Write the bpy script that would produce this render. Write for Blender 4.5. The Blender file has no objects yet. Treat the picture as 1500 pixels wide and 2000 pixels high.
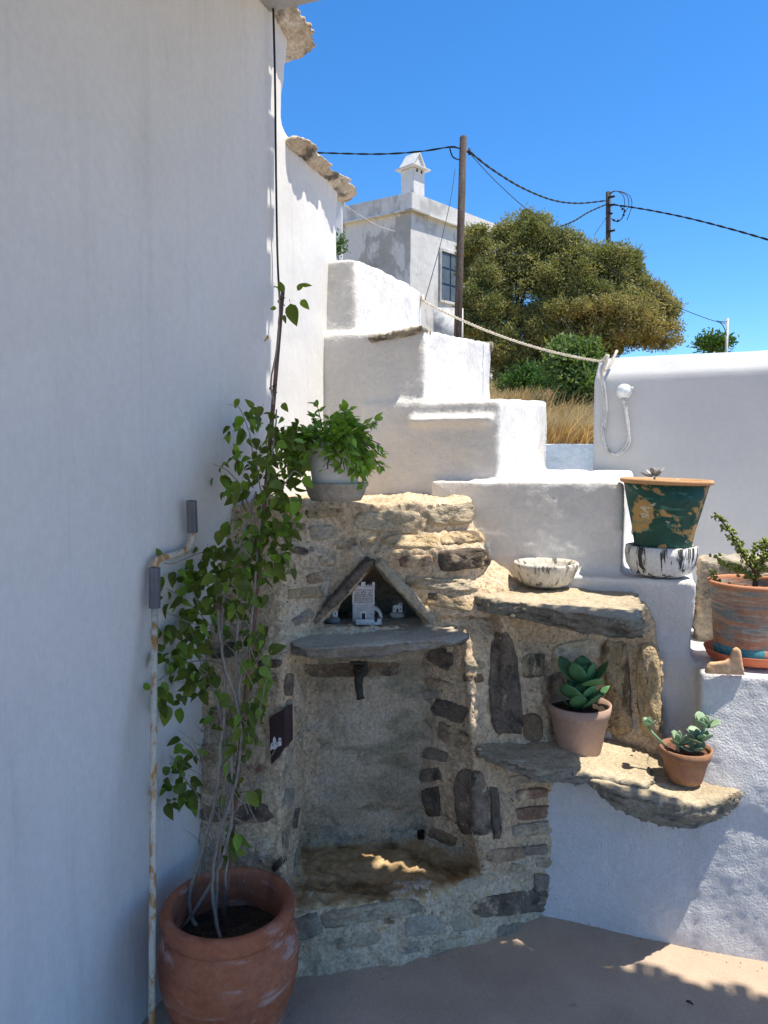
import bpy, bmesh, math, random
from math import sin, cos, tan, pi, radians, atan, sqrt
from mathutils import Vector, Matrix, Euler, Quaternion
from mathutils import noise as mn
from mathutils.bvhtree import BVHTree
random.seed(7)
S = bpy.context.scene
COL = S.collection

# ------------------------------------------------------------------ camera, world, sun
YAW, PITCH, EYE, FOC = radians(20.0), radians(4.34), 1.55, 1440.0
cam = bpy.data.objects.new('camera', bpy.data.cameras.new('camera')); COL.objects.link(cam)
cam.location = (0, 0, EYE); cam.rotation_euler = (pi/2 - PITCH, 0, YAW)
cam.data.sensor_fit = 'VERTICAL'; cam.data.sensor_height = 24.0; cam.data.lens = 24.0*FOC/2000.0
cam.data.clip_start = .05; cam.data.clip_end = 3000
S.camera = cam
SUN = Vector((0.36, 0.036, 0.932)).normalized()
w = bpy.data.worlds.new('World'); S.world = w; w.use_nodes = True
nt = w.node_tree; nt.nodes.clear()
sk = nt.nodes.new('ShaderNodeTexSky'); sk.sky_type = 'NISHITA'; sk.sun_disc = False
sk.sun_elevation = math.asin(SUN.z); sk.sun_rotation = math.atan2(SUN.x, SUN.y)
sk.altitude = 200; sk.air_density = 1.0; sk.dust_density = 0.0; sk.ozone_density = 9.0
bg = nt.nodes.new('ShaderNodeBackground'); bg.inputs[1].default_value = 0.125
ow = nt.nodes.new('ShaderNodeOutputWorld')
hs_ = nt.nodes.new('ShaderNodeHueSaturation'); hs_.inputs['Saturation'].default_value = 1.18
nt.links.new(sk.outputs[0], hs_.inputs['Color']); nt.links.new(hs_.outputs[0], bg.inputs[0]); nt.links.new(bg.outputs[0], ow.inputs[0])
sl = bpy.data.lights.new('sun', 'SUN'); sl.energy = 4.2; sl.angle = radians(.55); sl.color = (1, .92, .80)
so = bpy.data.objects.new('sun', sl); COL.objects.link(so)
so.rotation_euler = SUN.to_track_quat('Z', 'Y').to_euler(); so.location = (3, 2, 8)
S.view_settings.view_transform = 'Standard'; S.view_settings.look = 'None'
S.view_settings.exposure = 0.88; S.view_settings.gamma = 1; S.view_settings.use_curve_mapping = False
S.render.engine = 'CYCLES'
try: S.cycles.max_bounces = 8; S.cycles.diffuse_bounces = 6; S.cycles.use_denoising = True
except Exception: pass

# ------------------------------------------------------------------ survey helpers: sight line -> place in the world
Rv = Vector((cos(YAW), sin(YAW), 0)); Fh = Vector((-sin(YAW), cos(YAW), 0))
Fv = Fh*cos(PITCH) - Vector((0, 0, sin(PITCH))); Uv = Fh*sin(PITCH) + Vector((0, 0, cos(PITCH)))
EYEP = Vector((0, 0, EYE))
def ray(px, py): return Fv + Rv*((px-750)/FOC) + Uv*((1000-py)/FOC)
def onX(px, py, X): d = ray(px, py); return EYEP + d*(X/d.x)
def onY(px, py, Y): d = ray(px, py); return EYEP + d*(Y/d.y)
def onZ(px, py, Z): d = ray(px, py); return EYEP + d*((Z-EYE)/d.z)
def far(px, py, D): return EYEP + ray(px, py)*D
def onT(px, py, a, b):                                   # on the tilted plane z = a + b*x
    d = ray(px, py); t = (a-EYE)/(d.z-b*d.x); return EYEP + d*t
def XY(px, Y, z):
    u = (px-750)/FOC
    x = (u*(Y*cos(YAW)*cos(PITCH)-(z-EYE)*sin(PITCH))-Y*sin(YAW))/(cos(YAW)+u*sin(YAW)*cos(PITCH))
    return (x, Y)

# ------------------------------------------------------------------ materials
O1 = (1, 1, 1)
def nodes(name):
    m = bpy.data.materials.new(name); m.use_nodes = True
    t = m.node_tree; b = t.nodes['Principled BSDF']
    return m, t, b
def c4(c): return (c[0], c[1], c[2], 1)
def mix(t, fac, a, b, mode='MIX'):
    n = t.nodes.new('ShaderNodeMix'); n.data_type = 'RGBA'; n.blend_type = mode
    for i, v in ((0, fac), (6, a), (7, b)):
        if hasattr(v, 'is_linked') or hasattr(v, 'links'): t.links.new(v, n.inputs[i])
        else: n.inputs[i].default_value = v if i == 0 else c4(v)
    return n.outputs[2]
def noise(t, co, scale, detail=6, rough=.6, st=(1, 1, 1), off=0, dist=0):
    mp = t.nodes.new('ShaderNodeMapping'); mp.inputs['Scale'].default_value = st
    mp.inputs['Location'].default_value = (off, off*1.7, off*.6)
    t.links.new(co, mp.inputs[0])
    n = t.nodes.new('ShaderNodeTexNoise'); n.inputs['Scale'].default_value = scale
    n.inputs['Detail'].default_value = detail; n.inputs['Roughness'].default_value = rough
    n.inputs['Distortion'].default_value = dist
    t.links.new(mp.outputs[0], n.inputs['Vector']); return n.outputs['Fac']
def ramp(t, fac, a, b, lo=0., hi=1.):
    r = t.nodes.new('ShaderNodeMapRange'); r.interpolation_type = 'SMOOTHSTEP'
    r.inputs[1].default_value = a; r.inputs[2].default_value = b
    r.inputs[3].default_value = lo; r.inputs[4].default_value = hi
    t.links.new(fac, r.inputs[0]); return r.outputs[0]
def mat(name, c1, c2, scale=4, rough=.9, patches=(), grain=(60, .15), bump=((90, .002, 1),), spec=.25, st=(1, 1, 1), bst=(1, 1, 1), rnd=0, pit=None, top=None):
    """c1..c2 mottled; patches = (colour, scale, lo, hi, stretch, opacity); bump = (scale, distance, strength)"""
    m, t, b = nodes(name)
    tc = t.nodes.new('ShaderNodeTexCoord'); co = tc.outputs['Object']
    if rnd:
        oi = t.nodes.new('ShaderNodeObjectInfo'); va = t.nodes.new('ShaderNodeVectorMath'); va.operation = 'ADD'
        sc = t.nodes.new('ShaderNodeMath'); sc.operation = 'MULTIPLY'; sc.inputs[1].default_value = 37.0
        t.links.new(oi.outputs['Random'], sc.inputs[0]); t.links.new(co, va.inputs[0]); t.links.new(sc.outputs[0], va.inputs[1])
        co = va.outputs[0]
    col = mix(t, ramp(t, noise(t, co, scale, 8, .65, st), .3, .7), c1, c2)
    for k, (pc, ps, lo, hi, pst, op) in enumerate(patches):
        col = mix(t, ramp(t, noise(t, co, ps, 7, .62, pst, 3.1+k*5.3, .3), lo, hi, 0, op), col, pc)
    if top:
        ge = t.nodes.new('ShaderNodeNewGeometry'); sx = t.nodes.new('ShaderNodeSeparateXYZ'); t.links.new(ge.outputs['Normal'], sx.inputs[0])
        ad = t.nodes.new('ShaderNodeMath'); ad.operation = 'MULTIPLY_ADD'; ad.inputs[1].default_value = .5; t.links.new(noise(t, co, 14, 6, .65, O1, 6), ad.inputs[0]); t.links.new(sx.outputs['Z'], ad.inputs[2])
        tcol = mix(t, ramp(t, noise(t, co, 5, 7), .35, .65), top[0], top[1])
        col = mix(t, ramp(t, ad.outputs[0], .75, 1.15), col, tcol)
    if grain:
        g = ramp(t, noise(t, co, grain[0], 4, .7), .3, .7, 1-grain[1], 1+grain[1]*.6)
        mm = t.nodes.new('ShaderNodeVectorMath'); mm.operation = 'SCALE'
        t.links.new(col, mm.inputs[0]); t.links.new(g, mm.inputs['Scale']); col = mm.outputs[0]
    if rnd:
        v = ramp(t, oi.outputs['Random'], 0, 1, 1-rnd, 1+rnd)
        mm = t.nodes.new('ShaderNodeVectorMath'); mm.operation = 'SCALE'
        t.links.new(col, mm.inputs[0]); t.links.new(v, mm.inputs['Scale']); col = mm.outputs[0]
    prev = None
    if pit:
        pn = ramp(t, noise(t, co, pit[0], 2, .5, (1, 1, 1), 9), pit[1], pit[1]+.06)
        col = mix(t, pn, col, pit[2])
    t.links.new(col, b.inputs['Base Color'])
    b.inputs['Roughness'].default_value = rough; b.inputs['Specular IOR Level'].default_value = spec
    for (bs, bd, stn) in bump:
        bp = t.nodes.new('ShaderNodeBump'); bp.inputs['Strength'].default_value = stn; bp.inputs['Distance'].default_value = bd
        t.links.new(noise(t, co, bs, 5, .6, bst, bs), bp.inputs['Height'])
        if prev is not None: t.links.new(prev, bp.inputs['Normal'])
        prev = bp.outputs[0]
    if prev is not None: t.links.new(prev, b.inputs['Normal'])
    return m
def leafmat(name, c1, c2, scale=14, trans=.35, rough=.45, rnd=.3, tint=(1.2, 1.5, .35), spec=.35):
    m, t, b = nodes(name)
    tc = t.nodes.new('ShaderNodeTexCoord'); oi = t.nodes.new('ShaderNodeObjectInfo')
    col = mix(t, ramp(t, noise(t, tc.outputs['Object'], scale, 3), .3, .7), c1, c2)
    v = ramp(t, oi.outputs['Random'], 0, 1, 1-rnd, 1+rnd)
    mm = t.nodes.new('ShaderNodeVectorMath'); mm.operation = 'SCALE'
    t.links.new(col, mm.inputs[0]); t.links.new(v, mm.inputs['Scale'])
    t.links.new(mm.outputs[0], b.inputs['Base Color'])
    b.inputs['Roughness'].default_value = rough; b.inputs['Specular IOR Level'].default_value = spec
    if trans:
        tr = t.nodes.new('ShaderNodeBsdfTranslucent'); ms = t.nodes.new('ShaderNodeMixShader')
        ms.inputs[0].default_value = trans
        tm = t.nodes.new('ShaderNodeVectorMath'); tm.operation = 'MULTIPLY'; tm.inputs[1].default_value = tint
        t.links.new(mm.outputs[0], tm.inputs[0]); t.links.new(tm.outputs[0], tr.inputs[0])
        t.links.new(b.outputs[0], ms.inputs[1]); t.links.new(tr.outputs[0], ms.inputs[2])
        t.links.new(ms.outputs[0], t.nodes['Material Output'].inputs[0])
    return m
O1 = (1, 1, 1)
MT = {}
MT['house_plaster'] = mat('house_plaster', (.65, .645, .63), (.71, .705, .69), 1.2, .85, [((.52, .50, .46), 1.3, .55, .8, (1, 1, .5), .5), ((.54, .54, .535), 16, .52, .72, (1, 1, .09), .30), ((.70, .695, .68), 9, .55, .75, (1, 1, .15), .35), ((.22, .20, .18), 11, .735, .76, (1, .35, 1), .7), ((.30, .28, .26), 4.3, .755, .765, (1, 4, .25), .8)], (40, .04), ((5, .012, .5), (26, .004, .5), (150, .0012, .6)), bst=(1, 1, .45))
MT['garden_plaster'] = mat('garden_plaster', (.50, .50, .49), (.56, .56, .545), 1.2, .85, [((.44, .43, .41), 1.3, .55, .8, (1, 1, .5), .45)], (40, .03), ((14, .006, .3), (120, .0012, .5)))
MT['plaster'] = mat('plaster', (.60, .585, .56), (.70, .69, .67), 3, .9, [((.56, .52, .45), 3.2, .52, .72, O1, .5), ((.5, .48, .45), 9, .64, .75, (1, 1, .5), .35), ((.42, .4, .37), 26, .68, .76, O1, .4)], (50, .05), ((22, .012, .55), (110, .004, .6)))
MT['rough_plaster'] = mat('rough_plaster', (.62, .625, .63), (.71, .71, .715), 3, .92, [((.6, .6, .6), 5, .6, .74, O1, .35)], (80, .06), ((30, .010, .7), (150, .006, .9)))
MT['mortar'] = mat('mortar', (.58, .43, .275), (.70, .555, .385), 3.5, .95, [((.30, .235, .16), 6, .52, .70, O1, .7), ((.26, .27, .22), 2.3, .56, .72, O1, .5), ((.62, .55, .44), 9, .56, .68, O1, .65), ((.20, .15, .11), 28, .60, .68, O1, .6)], (75, .35), ((16, .018, .6), (60, .009, .9), (170, .004, .9)), pit=(95, .66, (.09, .07, .05)))
MT['stone_dark'] = mat('stone_dark', (.13, .10, .075), (.25, .20, .15), 9, .85, [((.56, .44, .29), 8, .57, .66, (1, 1, 1.3), .9), ((.26, .22, .17), 12, .56, .72, (1, 1, 2), .7), ((.05, .045, .045), 14, .52, .66, O1, .8)], (90, .3), ((22, .014, .9), (90, .006, .9)), rnd=.25, bst=(1, 1, 2.4))
MT['stone_brown'] = mat('stone_brown', (.25, .175, .11), (.38, .28, .185), 9, .9, [((.56, .44, .29), 8, .50, .60, (1, 1, 1.3), .92), ((.08, .06, .05), 11, .52, .70, O1, .8)], (90, .3), ((20, .014, .9), (90, .006, .9)), rnd=.3, bst=(1, 1, 2))
MT['stone_pale'] = mat('stone_pale', (.44, .37, .26), (.60, .51, .36), 7, .9, [((.56, .44, .29), 8, .50, .60, (1, 1, 1.3), .92), ((.19, .16, .12), 9, .55, .70, (1, 1, 1.8), .75), ((.40, .27, .12), 6, .58, .74, O1, .5)], (90, .25), ((18, .016, 1), (80, .007, .9)), rnd=.15, bst=(1, 1, 2))
MT['stone_gold'] = mat('stone_gold', (.42, .31, .17), (.56, .45, .29), 9, .9, [((.14, .105, .07), 14, .50, .60, (1, 1, .6), .9), ((.60, .55, .46), 7, .6, .74, O1, .5)], (90, .25), ((26, .022, 1), (80, .008, 1)), rnd=.15)
MT['stone_grey'] = mat('stone_grey', (.29, .25, .19), (.43, .38, .30), 8, .9, [((.56, .44, .29), 8, .50, .60, (1, 1, 1.3), .92), ((.40, .38, .34), 6, .58, .72, (1, 1, 2), .6), ((.08, .08, .08), 13, .58, .70, O1, .7)], (90, .25), ((20, .012, .9), (90, .006, .9)), rnd=.2, bst=(1, 1, 2))
MT['brick'] = mat('brick', (.20, .115, .08), (.28, .18, .13), 9, .92, [((.56, .44, .29), 8, .50, .60, (1, 1, 1.3), .92), ((.32, .26, .2), 12, .58, .72, O1, .7)], (90, .25), ((30, .006, .8), (120, .003, .8)), rnd=.2)
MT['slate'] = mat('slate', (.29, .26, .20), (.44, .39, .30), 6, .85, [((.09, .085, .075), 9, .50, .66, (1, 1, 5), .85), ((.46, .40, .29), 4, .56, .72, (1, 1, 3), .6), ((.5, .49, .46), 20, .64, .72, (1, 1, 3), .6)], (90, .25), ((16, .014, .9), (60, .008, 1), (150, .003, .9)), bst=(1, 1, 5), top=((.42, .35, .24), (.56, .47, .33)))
MT['slate_top'] = mat('slate_top', (.40, .34, .24), (.50, .44, .33), 5, .88, [((.20, .18, .145), 7, .54, .70, (1, 1, 4), .8)], (90, .2), ((18, .010, .8), (70, .006, .9)), bst=(1, 1, 4))
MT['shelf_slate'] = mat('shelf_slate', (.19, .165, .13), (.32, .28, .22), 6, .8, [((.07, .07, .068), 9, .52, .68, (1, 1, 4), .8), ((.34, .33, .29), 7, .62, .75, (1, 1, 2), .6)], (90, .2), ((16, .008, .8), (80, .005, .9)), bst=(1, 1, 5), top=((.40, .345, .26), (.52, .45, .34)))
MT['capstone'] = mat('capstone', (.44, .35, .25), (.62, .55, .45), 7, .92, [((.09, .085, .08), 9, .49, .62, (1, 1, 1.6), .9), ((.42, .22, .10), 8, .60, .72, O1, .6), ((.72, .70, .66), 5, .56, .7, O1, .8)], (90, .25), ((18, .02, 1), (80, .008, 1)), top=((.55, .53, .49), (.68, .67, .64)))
MT['render_niche'] = mat('render_niche', (.43, .34, .235), (.58, .485, .365), 3.5, .92, [((.20, .19, .12), 4, .48, .64, (1, 1, 2.5), .7), ((.16, .13, .09), 2.2, .52, .70, (1, 1, 1.6), .6), ((.40, .37, .32), 9, .6, .74, O1, .5)], (100, .3), ((40, .004, .8), (140, .003, .9)))
MT['base_render'] = mat('base_render', (.53, .42, .29), (.68, .57, .42), 5, .95, [((.28, .23, .17), 6, .52, .70, O1, .7), ((.70, .65, .56), 8, .58, .72, O1, .6)], (75, .35), ((16, .014, .6), (60, .008, .9), (170, .004, .9)), pit=(95, .67, (.09, .07, .05)))
MT['basin'] = mat('basin', (.46, .32, .16), (.62, .46, .26), 6, .55, [((.10, .065, .03), 5, .48, .64, (1, 1.6, 1), .85), ((.60, .52, .4), 9, .62, .76, O1, .5)], (60, .25), ((20, .006, .8), (90, .003, .8)))
MT['floor'] = mat('floor', (.45, .34, .25), (.55, .435, .33), 2.2, .8, [((.36, .27, .20), 1.4, .48, .7, O1, .6), ((.54, .46, .38), 6, .60, .76, O1, .4), ((.24, .17, .12), 17, .66, .74, O1, .5), ((.66, .58, .5), 45, .72, .75, O1, .6), ((.13, .09, .07), 60, .72, .75, O1, .7)], (120, .10), ((6, .006, .4), (40, .002, .5), (150, .001, .6)))
MT['terracotta'] = mat('terracotta', (.34, .105, .050), (.45, .17, .09), 5, .82, [((.17, .06, .045), 4, .50, .70, (1, 1, .8), .7), ((.56, .45, .40), 6, .54, .66, (.8, .8, 3.2), .55), ((.60, .50, .46), 22, .62, .72, (1, 1, 1.5), .5)], (60, .15), ((30, .004, .7), (140, .002, .7)), st=(1, 1, 2.2))
MT['terracotta_pale'] = mat('terracotta_pale', (.37, .245, .185), (.46, .32, .245), 6, .85, [((.31, .19, .14), 8, .55, .72, O1, .5), ((.5, .42, .38), 5, .6, .75, O1, .5)], (80, .08), ((60, .0015, .6),))
MT['terracotta_brown'] = mat('terracotta_brown', (.27, .13, .07), (.36, .20, .11), 9, .75, [((.22, .12, .10), 7, .5, .66, (1, 1, 1.8), .75), ((.52, .38, .30), 16, .63, .72, O1, .5)], (80, .12), ((60, .0015, .6),))
MT['green_pot'] = mat('green_pot', (.012, .06, .045), (.025, .10, .07), 7, .5, [((.42, .27, .10), 9, .51, .545, (1, 1, 1.3), 1.0), ((.10, .22, .17), 12, .56, .66, (1, 1, 4), .6), ((.62, .58, .47), 9, .62, .66, (1, 1, 2.), .7), ((.008, .03, .024), 20, .60, .66, O1, .6)], (90, .12), ((50, .002, .6),))
MT['orange_clay'] = mat('orange_clay', (.42, .17, .09), (.50, .24, .13), 8, .8, [((.5, .36, .22), 9, .6, .75, O1, .5)], (80, .1), ((60, .0015, .6),))
MT['orange_rim'] = mat('orange_rim', (.45, .24, .11), (.54, .32, .16), 14, .8, [((.7, .6, .48), 24, .62, .70, O1, .7)], (80, .1), ((60, .0015, .6),))
MT['blue_worn'] = mat('blue_worn', (.44, .20, .11), (.50, .29, .18), 9, .85, [((.11, .24, .27), 5, .44, .60, (1, 1, 5), .75), ((.50, .44, .34), 8, .48, .64, (1, 1, 12), .8), ((.30, .12, .07), 3, .6, .7, O1, .6)], (90, .15), ((30, .003, .8),), bst=(1, 1, 6))
MT['blue_band'] = mat('blue_band', (.03, .22, .30), (.05, .32, .38), 9, .7, [((.50, .24, .12), 8, .56, .62, O1, .9)], (90, .15), ((30, .003, .8),))
MT['saucer_red'] = mat('saucer_red', (.52, .13, .06), (.60, .19, .09), 6, .6, [], (80, .06), ((60, .001, .5),))
MT['cement'] = mat('cement', (.50, .47, .40), (.66, .62, .54), 9, .9, [((.10, .10, .09), 14, .52, .62, (3.5, 3.5, .7), .9), ((.42, .33, .22), 6, .6, .72, O1, .6)], (90, .15), ((26, .008, .9), (100, .003, .8)))
MT['cement_striped'] = mat('cement_striped', (.62, .62, .60), (.74, .74, .72), 9, .85, [((.03, .03, .03), 9, .505, .55, (4, 4, .5), .97)], (90, .12), ((24, .01, .9), (90, .003, .8)))
MT['stone_saucer'] = mat('stone_saucer', (.30, .26, .21), (.42, .37, .30), 10, .9, [((.11, .10, .09), 9, .54, .68, (1, 1, .5), .8), ((.60, .55, .46), 9, .6, .72, O1, .6)], (90, .2), ((30, .008, .9), (100, .003, .8)))
MT['white_pot'] = mat('white_pot', (.66, .66, .65), (.74, .74, .73), 6, .8, [((.5, .49, .46), 8, .58, .72, (1, 1, 2), .4)], (80, .05), ((30, .002, .6),))
MT['soil'] = mat('soil', (.03, .022, .016), (.07, .05, .035), 30, .95, [((.16, .12, .08), 60, .62, .7, O1, .8)], (120, .4), ((60, .01, 1),))
MT['soil_red'] = mat('soil_red', (.12, .06, .04), (.2, .10, .07), 30, .95, [((.36, .24, .16), 60, .6, .7, O1, .8)], (120, .4), ((60, .01, 1),))
MT['bark'] = mat('bark', (.26, .22, .18), (.36, .31, .26), 12, .9, [((.16, .12, .09), 14, .55, .7, (1, 1, .3), .7)], (90, .2), ((50, .003, .8),), st=(1, 1, .3))
MT['bark_dark'] = mat('bark_dark', (.05, .035, .025), (.10, .07, .05), 12, .9, [], (90, .2), ((50, .003, .8),))
MT['cane'] = mat('cane', (.17, .085, .06), (.26, .15, .11), 14, .8, [], (90, .2), ((50, .001, .8),), st=(1, 1, .2))
MT['rusty_white'] = mat('rusty_white', (.50, .47, .39), (.60, .57, .49), 14, .6, [((.42, .20, .05), 34, .47, .58, (1, 1, .5), .95), ((.16, .07, .03), 34, .62, .68, (1, 1, .6), .8)], (90, .1), ((60, .0015, .6),))
MT['grip'] = mat('grip', (.11, .115, .13), (.14, .145, .16), 14, .55, [], (90, .05), ((160, .0006, .6),))
MT['grip_line'] = mat('grip_line', (.035, .035, .04), (.045, .045, .05), 14, .6)
MT['white_paint'] = mat('white_paint', (.66, .66, .64), (.74, .73, .71), 14, .6)
MT['bronze'] = mat('bronze', (.035, .032, .025), (.075, .062, .042), 24, .45, [((.10, .11, .07), 40, .58, .7, O1, .6)], (90, .2), ((90, .002, .8),)); 
MT['dark_hole'] = mat('dark_hole', (.012, .01, .008), (.02, .016, .012), 10)
MT['wire_black'] = mat('wire_black', (.012, .018, .018), (.02, .028, .026), 10, .6)
MT['rope'] = mat('rope', (.55, .49, .38), (.66, .60, .49), 60, .9)
MT['cable_grey'] = mat('cable_grey', (.50, .50, .48), (.60, .60, .58), 20, .6, [((.16, .16, .15), 30, .56, .62, (1, 1, .5), .8)])
MT['pole_wood'] = mat('pole_wood', (.075, .055, .042), (.13, .10, .08), 2, .9, [((.2, .18, .15), 3, .55, .7, (3, 3, .3), .6)], (20, .25), ((12, .02, .8),), st=(4, 4, .5))
MT['far_plaster'] = mat('far_plaster', (.56, .55, .52), (.66, .65, .62), .7, .9, [((.36, .36, .345), .6, .50, .60, (1, 1, .6), .75), ((.30, .29, .27), 2.2, .60, .68, (1, 1, .35), .6)], (6, .06), ((3, .03, .5),))
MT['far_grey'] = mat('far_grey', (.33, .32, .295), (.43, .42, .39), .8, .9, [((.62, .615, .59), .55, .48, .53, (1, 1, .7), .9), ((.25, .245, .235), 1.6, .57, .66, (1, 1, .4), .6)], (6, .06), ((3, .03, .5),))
MT['pillar_plaster'] = mat('pillar_plaster', (.60, .59, .56), (.70, .69, .67), 2, .9, [((.30, .25, .19), 3, .54, .66, O1, .7)], (10, .08), ((6, .02, .5),))
MT['far_wall_blue'] = mat('far_wall_blue', (.56, .66, .68), (.68, .74, .75), 3, .9, [((.30, .30, .27), 3, .54, .64, (2, 2, .4), .6)], (20, .08), ((8, .01, .5),))
MT['shutter'] = mat('shutter', (.07, .10, .13), (.11, .15, .19), 3, .7)
MT['glass_dark'] = mat('glass_dark', (.015, .02, .03), (.03, .035, .045), 3, .15, spec=.5)
MT['wood_grey'] = mat('wood_grey', (.20, .17, .13), (.32, .28, .22), 10, .9, [], (60, .2), ((50, .003, .8),))
MT['hill'] = mat('hill', (.40, .29, .13), (.52, .39, .20), .6, .95, [((.10, .11, .05), .35, .56, .7, O1, .8)], (8, .25), ((2, .1, .6),))
MT['ground'] = mat('ground', (.34, .27, .18), (.42, .34, .24), .5, .95)
MT['dry_grass'] = leafmat('dry_grass', (.58, .42, .17), (.72, .55, .28), 3, .25, .8, .1, (1.1, 1, .8), .1)
MT['beam'] = mat('beam', (.27, .27, .265), (.36, .36, .35), 4, .8, [], (60, .08), ((40, .001, .6),))
MT['reed'] = mat('reed', (.32, .25, .15), (.46, .37, .24), 8, .8)
MT['leaf'] = leafmat('leaf', (.095, .135, .018), (.16, .20, .03), 30, .4)
MT['leaf_light'] = leafmat('leaf_light', (.14, .24, .03), (.21, .33, .05), 30, .45)
MT['leaf_dry'] = leafmat('leaf_dry', (.40, .30, .15), (.5, .4, .22), 30, .2)
MT['herb'] = leafmat('herb', (.19, .30, .045), (.31, .46, .08), 40, .42, .4, .35)
MT['kal_dark'] = leafmat('kal_dark', (.085, .22, .085), (.13, .30, .13), 20, .12, .5, .2, (1, 1.3, .5))
MT['kal_pale'] = leafmat('kal_pale', (.19, .31, .17), (.30, .42, .27), 20, .12, .55, .2, (1, 1.2, .5))
MT['jade'] = leafmat('jade', (.20, .27, .05), (.34, .38, .09), 60, .25, .4, .1)
MT['ghost'] = leafmat('ghost', (.36, .35, .32), (.5, .49, .45), 60, .1, .6, .1, (1, 1, .9))
MT['tree_leaf'] = leafmat('tree_leaf', (.16, .185, .065), (.36, .335, .14), 1.4, .25, .7, 0, (1.1, 1.2, .5), .15)
MT['tree_leaf_brown'] = leafmat('tree_leaf_brown', (.20, .20, .07), (.42, .36, .16), 1.1, .25, .7, 0, (1.1, 1.1, .5), .15)
MT['bush_leaf'] = leafmat('bush_leaf', (.11, .17, .05), (.20, .27, .09), 3, .3, .6, 0, (1.1, 1.2, .5), .2)
MT['bush_dark'] = leafmat('bush_dark', (.05, .11, .025), (.09, .17, .04), 3, .3, .6, 0, (1.1, 1.2, .5), .2)
MT['ceramic'] = mat('ceramic', (.50, .47, .45), (.62, .59, .57), 30, .7, [((.24, .15, .12), 40, .58, .70, O1, .7)], (120, .1), ((120, .001, .6),))
MT['ceramic_white'] = mat('ceramic_white', (.70, .69, .68), (.78, .77, .76), 30, .6, [((.3, .2, .18), 60, .64, .72, O1, .6)])
MT['pebble'] = mat('pebble', (.16, .16, .165), (.24, .24, .24), 20, .6, [((.42, .41, .39), 14, .6, .75, O1, .5)])
MT['pebble_pale'] = mat('pebble_pale', (.38, .33, .28), (.48, .43, .38), 20, .7)
MT['tile_dark'] = mat('tile_dark', (.040, .022, .024), (.065, .038, .04), 12, .6, [((.12, .10, .09), 14, .6, .74, O1, .5)])
MT['clay_pale'] = mat('clay_pale', (.60, .37, .21), (.68, .46, .28), 12, .85, [((.7, .6, .48), 14, .6, .7, O1, .6)])
MT['lamp_glass'] = mat('lamp_glass', (.62, .66, .68), (.72, .75, .76), 10, .15, spec=.6)
MT['line_dark'] = mat('line_dark', (.05, .035, .03), (.08, .05, .045), 20, .8)

# ------------------------------------------------------------------ mesh helpers
def link(name, me, m=None, parent=None, smooth=True, label=None, kind=None):
    o = bpy.data.objects.new(name, me); COL.objects.link(o)
    if m is not None and not me.materials: me.materials.append(MT[m] if isinstance(m, str) else m)
    if smooth:
        me.polygons.foreach_set('use_smooth', [True]*len(me.polygons))
    if parent is not None:
        o.parent = parent; o.location = (0, 0, 0)
    if label: o['label'] = label
    if kind: o['kind'] = kind
    return o
def obj(name, bm, m, parent=None, smooth=True, world=True, **k):
    """link a bmesh given in world coordinates under a parent that stands at its own base"""
    if parent is not None and world: bm.transform(Matrix.Translation(-root_loc(parent)))
    me = bpy.data.meshes.new(name); bmesh.ops.recalc_face_normals(bm, faces=bm.faces) if k.pop('recalc', True) else None
    bm.to_mesh(me); bm.free()
    return link(name, me, m, parent, smooth, **k)
def root_loc(o):
    v = Vector(o.location)
    while o.parent is not None: o = o.parent; v += Vector(o.location)
    return v
def thing(name, label, cat, loc=(0, 0, 0), group=None):
    o = bpy.data.objects.new(name, None); COL.objects.link(o); o.empty_display_size = .05
    o.location = loc; o['label'] = label; o['category'] = cat
    if group: o['group'] = group
    return o
def tag(o, label, cat, group=None):
    o['label'] = label; o['category'] = cat
    if group: o['group'] = group
    return o
def box(bm, a, b, rot=None, org=None):
    r = bmesh.ops.create_cube(bm, size=1)
    a = Vector(a); b = Vector(b); c = (a+b)/2; s = b-a
    for v in r['verts']:
        v.co = Vector((v.co.x*s.x, v.co.y*s.y, v.co.z*s.z)) + c
        if rot is not None: v.co = (rot @ (v.co-Vector(org))) + Vector(org)
    return r['verts']
def loft(bm, levels):
    rings = [[bm.verts.new((p[0], p[1], z)) for p in pts] for z, pts in levels]
    n = len(rings[0])
    for a, b in zip(rings, rings[1:]):
        for i in range(n): bm.faces.new((a[i], a[(i+1) % n], b[(i+1) % n], b[i]))
    bm.faces.new(rings[0][::-1]); bm.faces.new(rings[-1])
def hull_prism(bm, A, B):
    a = [bm.verts.new(p) for p in A]; b = [bm.verts.new(p) for p in B]; n = len(a)
    for i in range(n): bm.faces.new((a[i], a[(i+1) % n], b[(i+1) % n], b[i]))
    bm.faces.new(a[::-1]); bm.faces.new(b)
def lathe(bm, prof, seg=48, c=(0, 0, 0), wob=0, sq=None):
    c = Vector(c); rings = []
    for r, z in prof:
        if r < 1e-6: rings.append([bm.verts.new(c+Vector((0, 0, z)))]); continue
        R = []
        for i in range(seg):
            a = 2*pi*i/seg
            k = 1 + (wob*mn.noise(Vector((cos(a)*1.7, sin(a)*1.7, z*9+c.x*7))) if wob else 0)
            R.append(bm.verts.new(c+Vector((r*k*cos(a), r*k*sin(a), z))))
        rings.append(R)
    for A, B in zip(rings, rings[1:]):
        for i in range(seg):
            j = (i+1) % seg
            if len(A) == 1 and len(B) == 1: continue
            if len(A) == 1: bm.faces.new((A[0], B[j], B[i]))
            elif len(B) == 1: bm.faces.new((A[i], A[j], B[0]))
            else: bm.faces.new((A[i], A[j], B[j], B[i]))
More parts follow.
